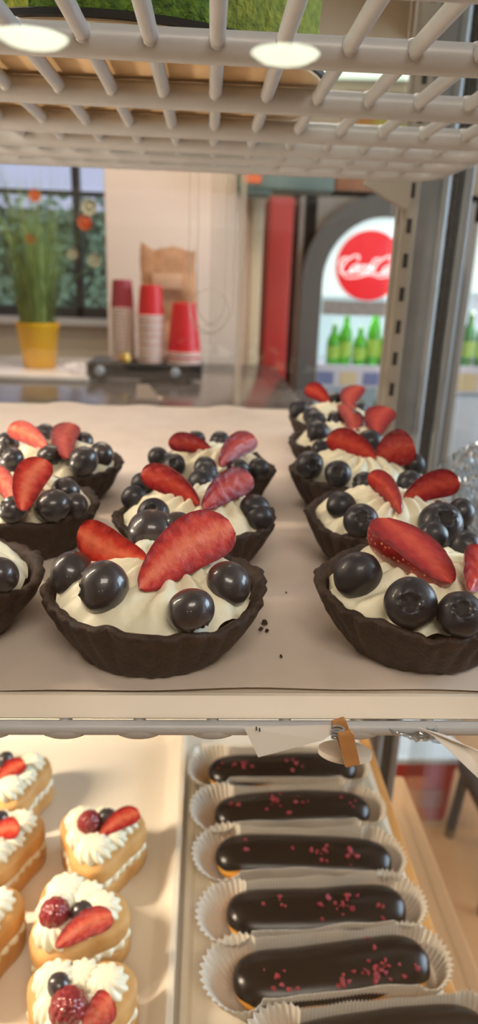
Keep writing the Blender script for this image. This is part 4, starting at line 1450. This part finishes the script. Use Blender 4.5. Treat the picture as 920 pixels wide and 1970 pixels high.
# flat-topped cooler beside it
f2 = thing('drinks_cooler', 'grey drinks cooler with a flat white lit header beside the case post', 'drinks cooler', (1.47, FYB, 0))
b = MB()
b.box(-0.345, -0.325, 0.0, 0.56, 0, 1.643); b.box(0.325, 0.345, 0.0, 0.56, 0, 1.643); b.box(-0.345, 0.345, 0.5, 0.58, 0, 1.643)
b.box(-0.345, 0.345, 0.0, 0.56, 0, 0.28); b.box(-0.345, 0.345, 0.0, 0.56, 1.54, 1.643)
b.build('cooler_body', M_cg, f2, smooth=False)
b = MB(); b.box(-0.323, 0.323, 0.0, 0.02, 0.285, 0.80, bev=0.004); b.build('lower_panel', mat('haze_blue_panel', (206, 220, 230), 0.4), f2)  # pale blue colour stands in for the bluish haze on the side glass
b = MB(); b.box(-0.43 + 0.105, 0.325, -0.01, 0.03, 1.255, 1.54, bev=0.004); b.build('lit_header', M_lit, f2)
b = MB(); b.box(-0.275, -0.225, -0.013, -0.0105, 1.36, 1.43); b.build('small_sticker', mat('olive_sticker', (150, 128, 70), 0.6), f2, smooth=False)
b = MB(); b.box(-0.325, 0.325, 0.46, 0.50, 0.30, 1.25); b.build('back_panel', M_back_glow, f2, smooth=False)
for zs in (0.925,):
    b = MB(); b.box(-0.325, 0.325, 0.03, 0.46, zs - 0.012, zs); b.build('shelf_plate', M_rail, f2, smooth=False)
    b = MB(); b.box(-0.325, 0.325, 0.012, 0.029, zs - 0.11, zs + 0.012)
    for k in range(5):
        xx = -0.32 + k * 0.12
        b.box(xx, xx + 0.09, 0.009, 0.0125, zs - 0.10, zs - 0.02, 1 + (k + 1) % 2)
    b.build('price_rail', [M_rail, bpy.data.materials['blue_price_tag'], bpy.data.materials['cream_price_tag']], f2, smooth=False)
lamp('light_cooler_flat', (1.47, FYB + 0.10, 1.2), 2.4, 0.5, 0.05, (0.82, 0.95, 1.0), (0, 0.3, -1))
for i, px in enumerate((884, 912, 940, 968)):
    bottle(ony(px, 690, FYB + 0.12).x + 0.03, FYB + 0.12, 0.9252, 0.25, M_bottle2, 'dark green bottle in the flat topped cooler right of the post', 'bottles in the flat topped cooler')
b = MB(); b.box(0.52, 0.90, 3.11, 3.45, 1.6435, 1.73, bev=0.004)
o = b.build('cardboard_box', mat('cardboard', (176, 126, 96), 0.8, (160, 110, 82), 10)); tag(o, 'flat brown cardboard box on top of the arched drinks cooler', 'box')
# ceiling tube light and picture on the back wall
pL, pR = ony(640, 142, 3.66), ony(804, 143, 3.66)
tl = thing('tube_light', 'short glowing tube light high on the back wall above the coolers', 'light', (0, 0, 0))
b = MB(); b.box(pL.x - 0.25, pR.x, 3.64, 3.70, pL.z - 0.01, pL.z + 0.04, bev=0.004); b.build('housing', M_label, tl)
b = MB(); b.tube([(pL.x - 0.23, 3.63, pL.z - 0.012), (pR.x - 0.02, 3.63, pR.z - 0.012)], 0.021, 14)
b.build('tube', mat('lit_tube', (235, 255, 235), 0.4, emit=1.1, ec=(226, 250, 226)), tl)
q0, q1 = ony(668, 175, 3.68), ony(792, 262, 3.68)
pc = thing('wall_picture', 'orange and yellow picture on the back wall under the tube light', 'picture', (0, 0, 0))
b = MB(); b.box(q0.x, q1.x, 3.682, 3.699, q1.z, q0.z, bev=0.002); b.build('frame', M_dark, pc)
mp = mat('picture_print', (214, 130, 60), 0.6, (196, 178, 70), 4, lo=0.45, hi=0.55)
b = MB(); b.box(q0.x + 0.015, q1.x - 0.015, 3.679, 3.6815, q1.z + 0.015, q0.z - 0.015); b.build('print', mp, pc, smooth=False)

# things on the shop floor seen past the lower shelf
rb1 = thing('red_crate', 'red plastic crate with a pale lid on the tan floor behind the case', 'crate', (0.55, 1.435, 0))
b = MB(); b.rings([[(p[0], p[1], zz) for p in rrect(-0.085 - o_, 0.085 + o_, -0.08 - o_, 0.08 + o_, 0.02)] for o_, zz in ((-0.008, 0.0), (-0.006, 0.004), (0.0, 0.17), (0.005, 0.172), (0.005, 0.184), (0.0, 0.186))], cap0=True, cap1=True)
b.build('crate_body', mat('red_plastic', (196, 40, 46), 0.45, (178, 40, 44), 12), rb1)
b = MB(); b.box(-0.06, 0.06, -0.0815, -0.0795, 0.05, 0.10, bev=0.0005); b.build('label_sticker', mat('pale_grey_sticker', (176, 110, 104), 0.6), rb1)
b = MB(); b.rings([[(p[0], p[1], zz) for p in rrect(-0.09 - o_, 0.09 + o_, -0.085 - o_, 0.085 + o_, 0.02)] for o_, zz in ((-0.001, 0.1865), (0.002, 0.188), (0.002, 0.202), (-0.004, 0.206))], cap0=True, cap1=True)
b.build('lid', mat('pale_lid', (206, 220, 226), 0.45), rb1)
wb = thing('white_bin', 'pale white bin on the floor behind the red crate', 'bin', (0.68, 1.80, 0))
b = MB(); b.rings([[(p[0], p[1], zz) for p in rrect(-0.13 - o_, 0.13 + o_, -0.10 - o_, 0.10 + o_, 0.03)] for o_, zz in ((-0.02, 0.0), (-0.018, 0.004), (0.0, 0.36), (0.006, 0.363), (0.006, 0.376), (0.0, 0.38))], cap0=True, cap1=True)
b.build('bin_body', mat('pale_blue_white_plastic', (214, 226, 230), 0.5), wb)
st = thing('dark_stool', 'dark grey low stool on the tan floor at the right edge', 'stool', (0.74, 1.205, 0))
b = MB(); b.rings([[(p[0], p[1], zz) for p in rrect(-0.13 - o_, 0.13 + o_, -0.12 - o_, 0.12 + o_, 0.02)] for o_, zz in ((-0.004, 0.20), (0, 0.205), (0, 0.235), (-0.006, 0.24))], cap0=True, cap1=True)
b.build('seat', mat('charcoal_seat', (48, 44, 42), 0.6), st)
for sx in (-1, 1):
    for sy in (-1, 1):
        b = MB(); b.tube([(sx * 0.11, sy * 0.10, 0.2), (sx * 0.12, sy * 0.11, 0.0)], 0.012, 10); b.build('leg', M_dark, st)

# pendant lamps over the customer side: they show as reflections in the front glass
for i, (px, py) in enumerate(((62, 72), (550, 104))):
    v = onz(px, py, 2.0)
    y = 2 * 0.145 - v.y
    t = thing('pendant_lamp', ('left' if i == 0 else 'right') + ' round pendant lamp mirrored as a glowing oval in the case glass', 'lamp', (v.x, y, 2.0))
    b = MB(); b.lathe([(0.118, 0.0), (0.121, 0.003), (0.112, 0.03), (0.07, 0.075), (0.02, 0.095), (0.0, 0.096)], 40); b.build('lamp_shade', M_steel, t)
    b = MB(); b.lathe([(0.0, -0.028), (0.05, -0.024), (0.09, -0.014), (0.114, 0.002), (0.0, 0.004)], 40)
    b.build('diffuser', mat('pendant_glow', (255, 255, 240), 0.5, emit=26.0, ec=(246, 255, 226)), t)
    b = MB(); b.tube([(0, 0, 0.09), (0, 0, 0.6)], 0.004, 8); b.build('cord', M_dark, t)
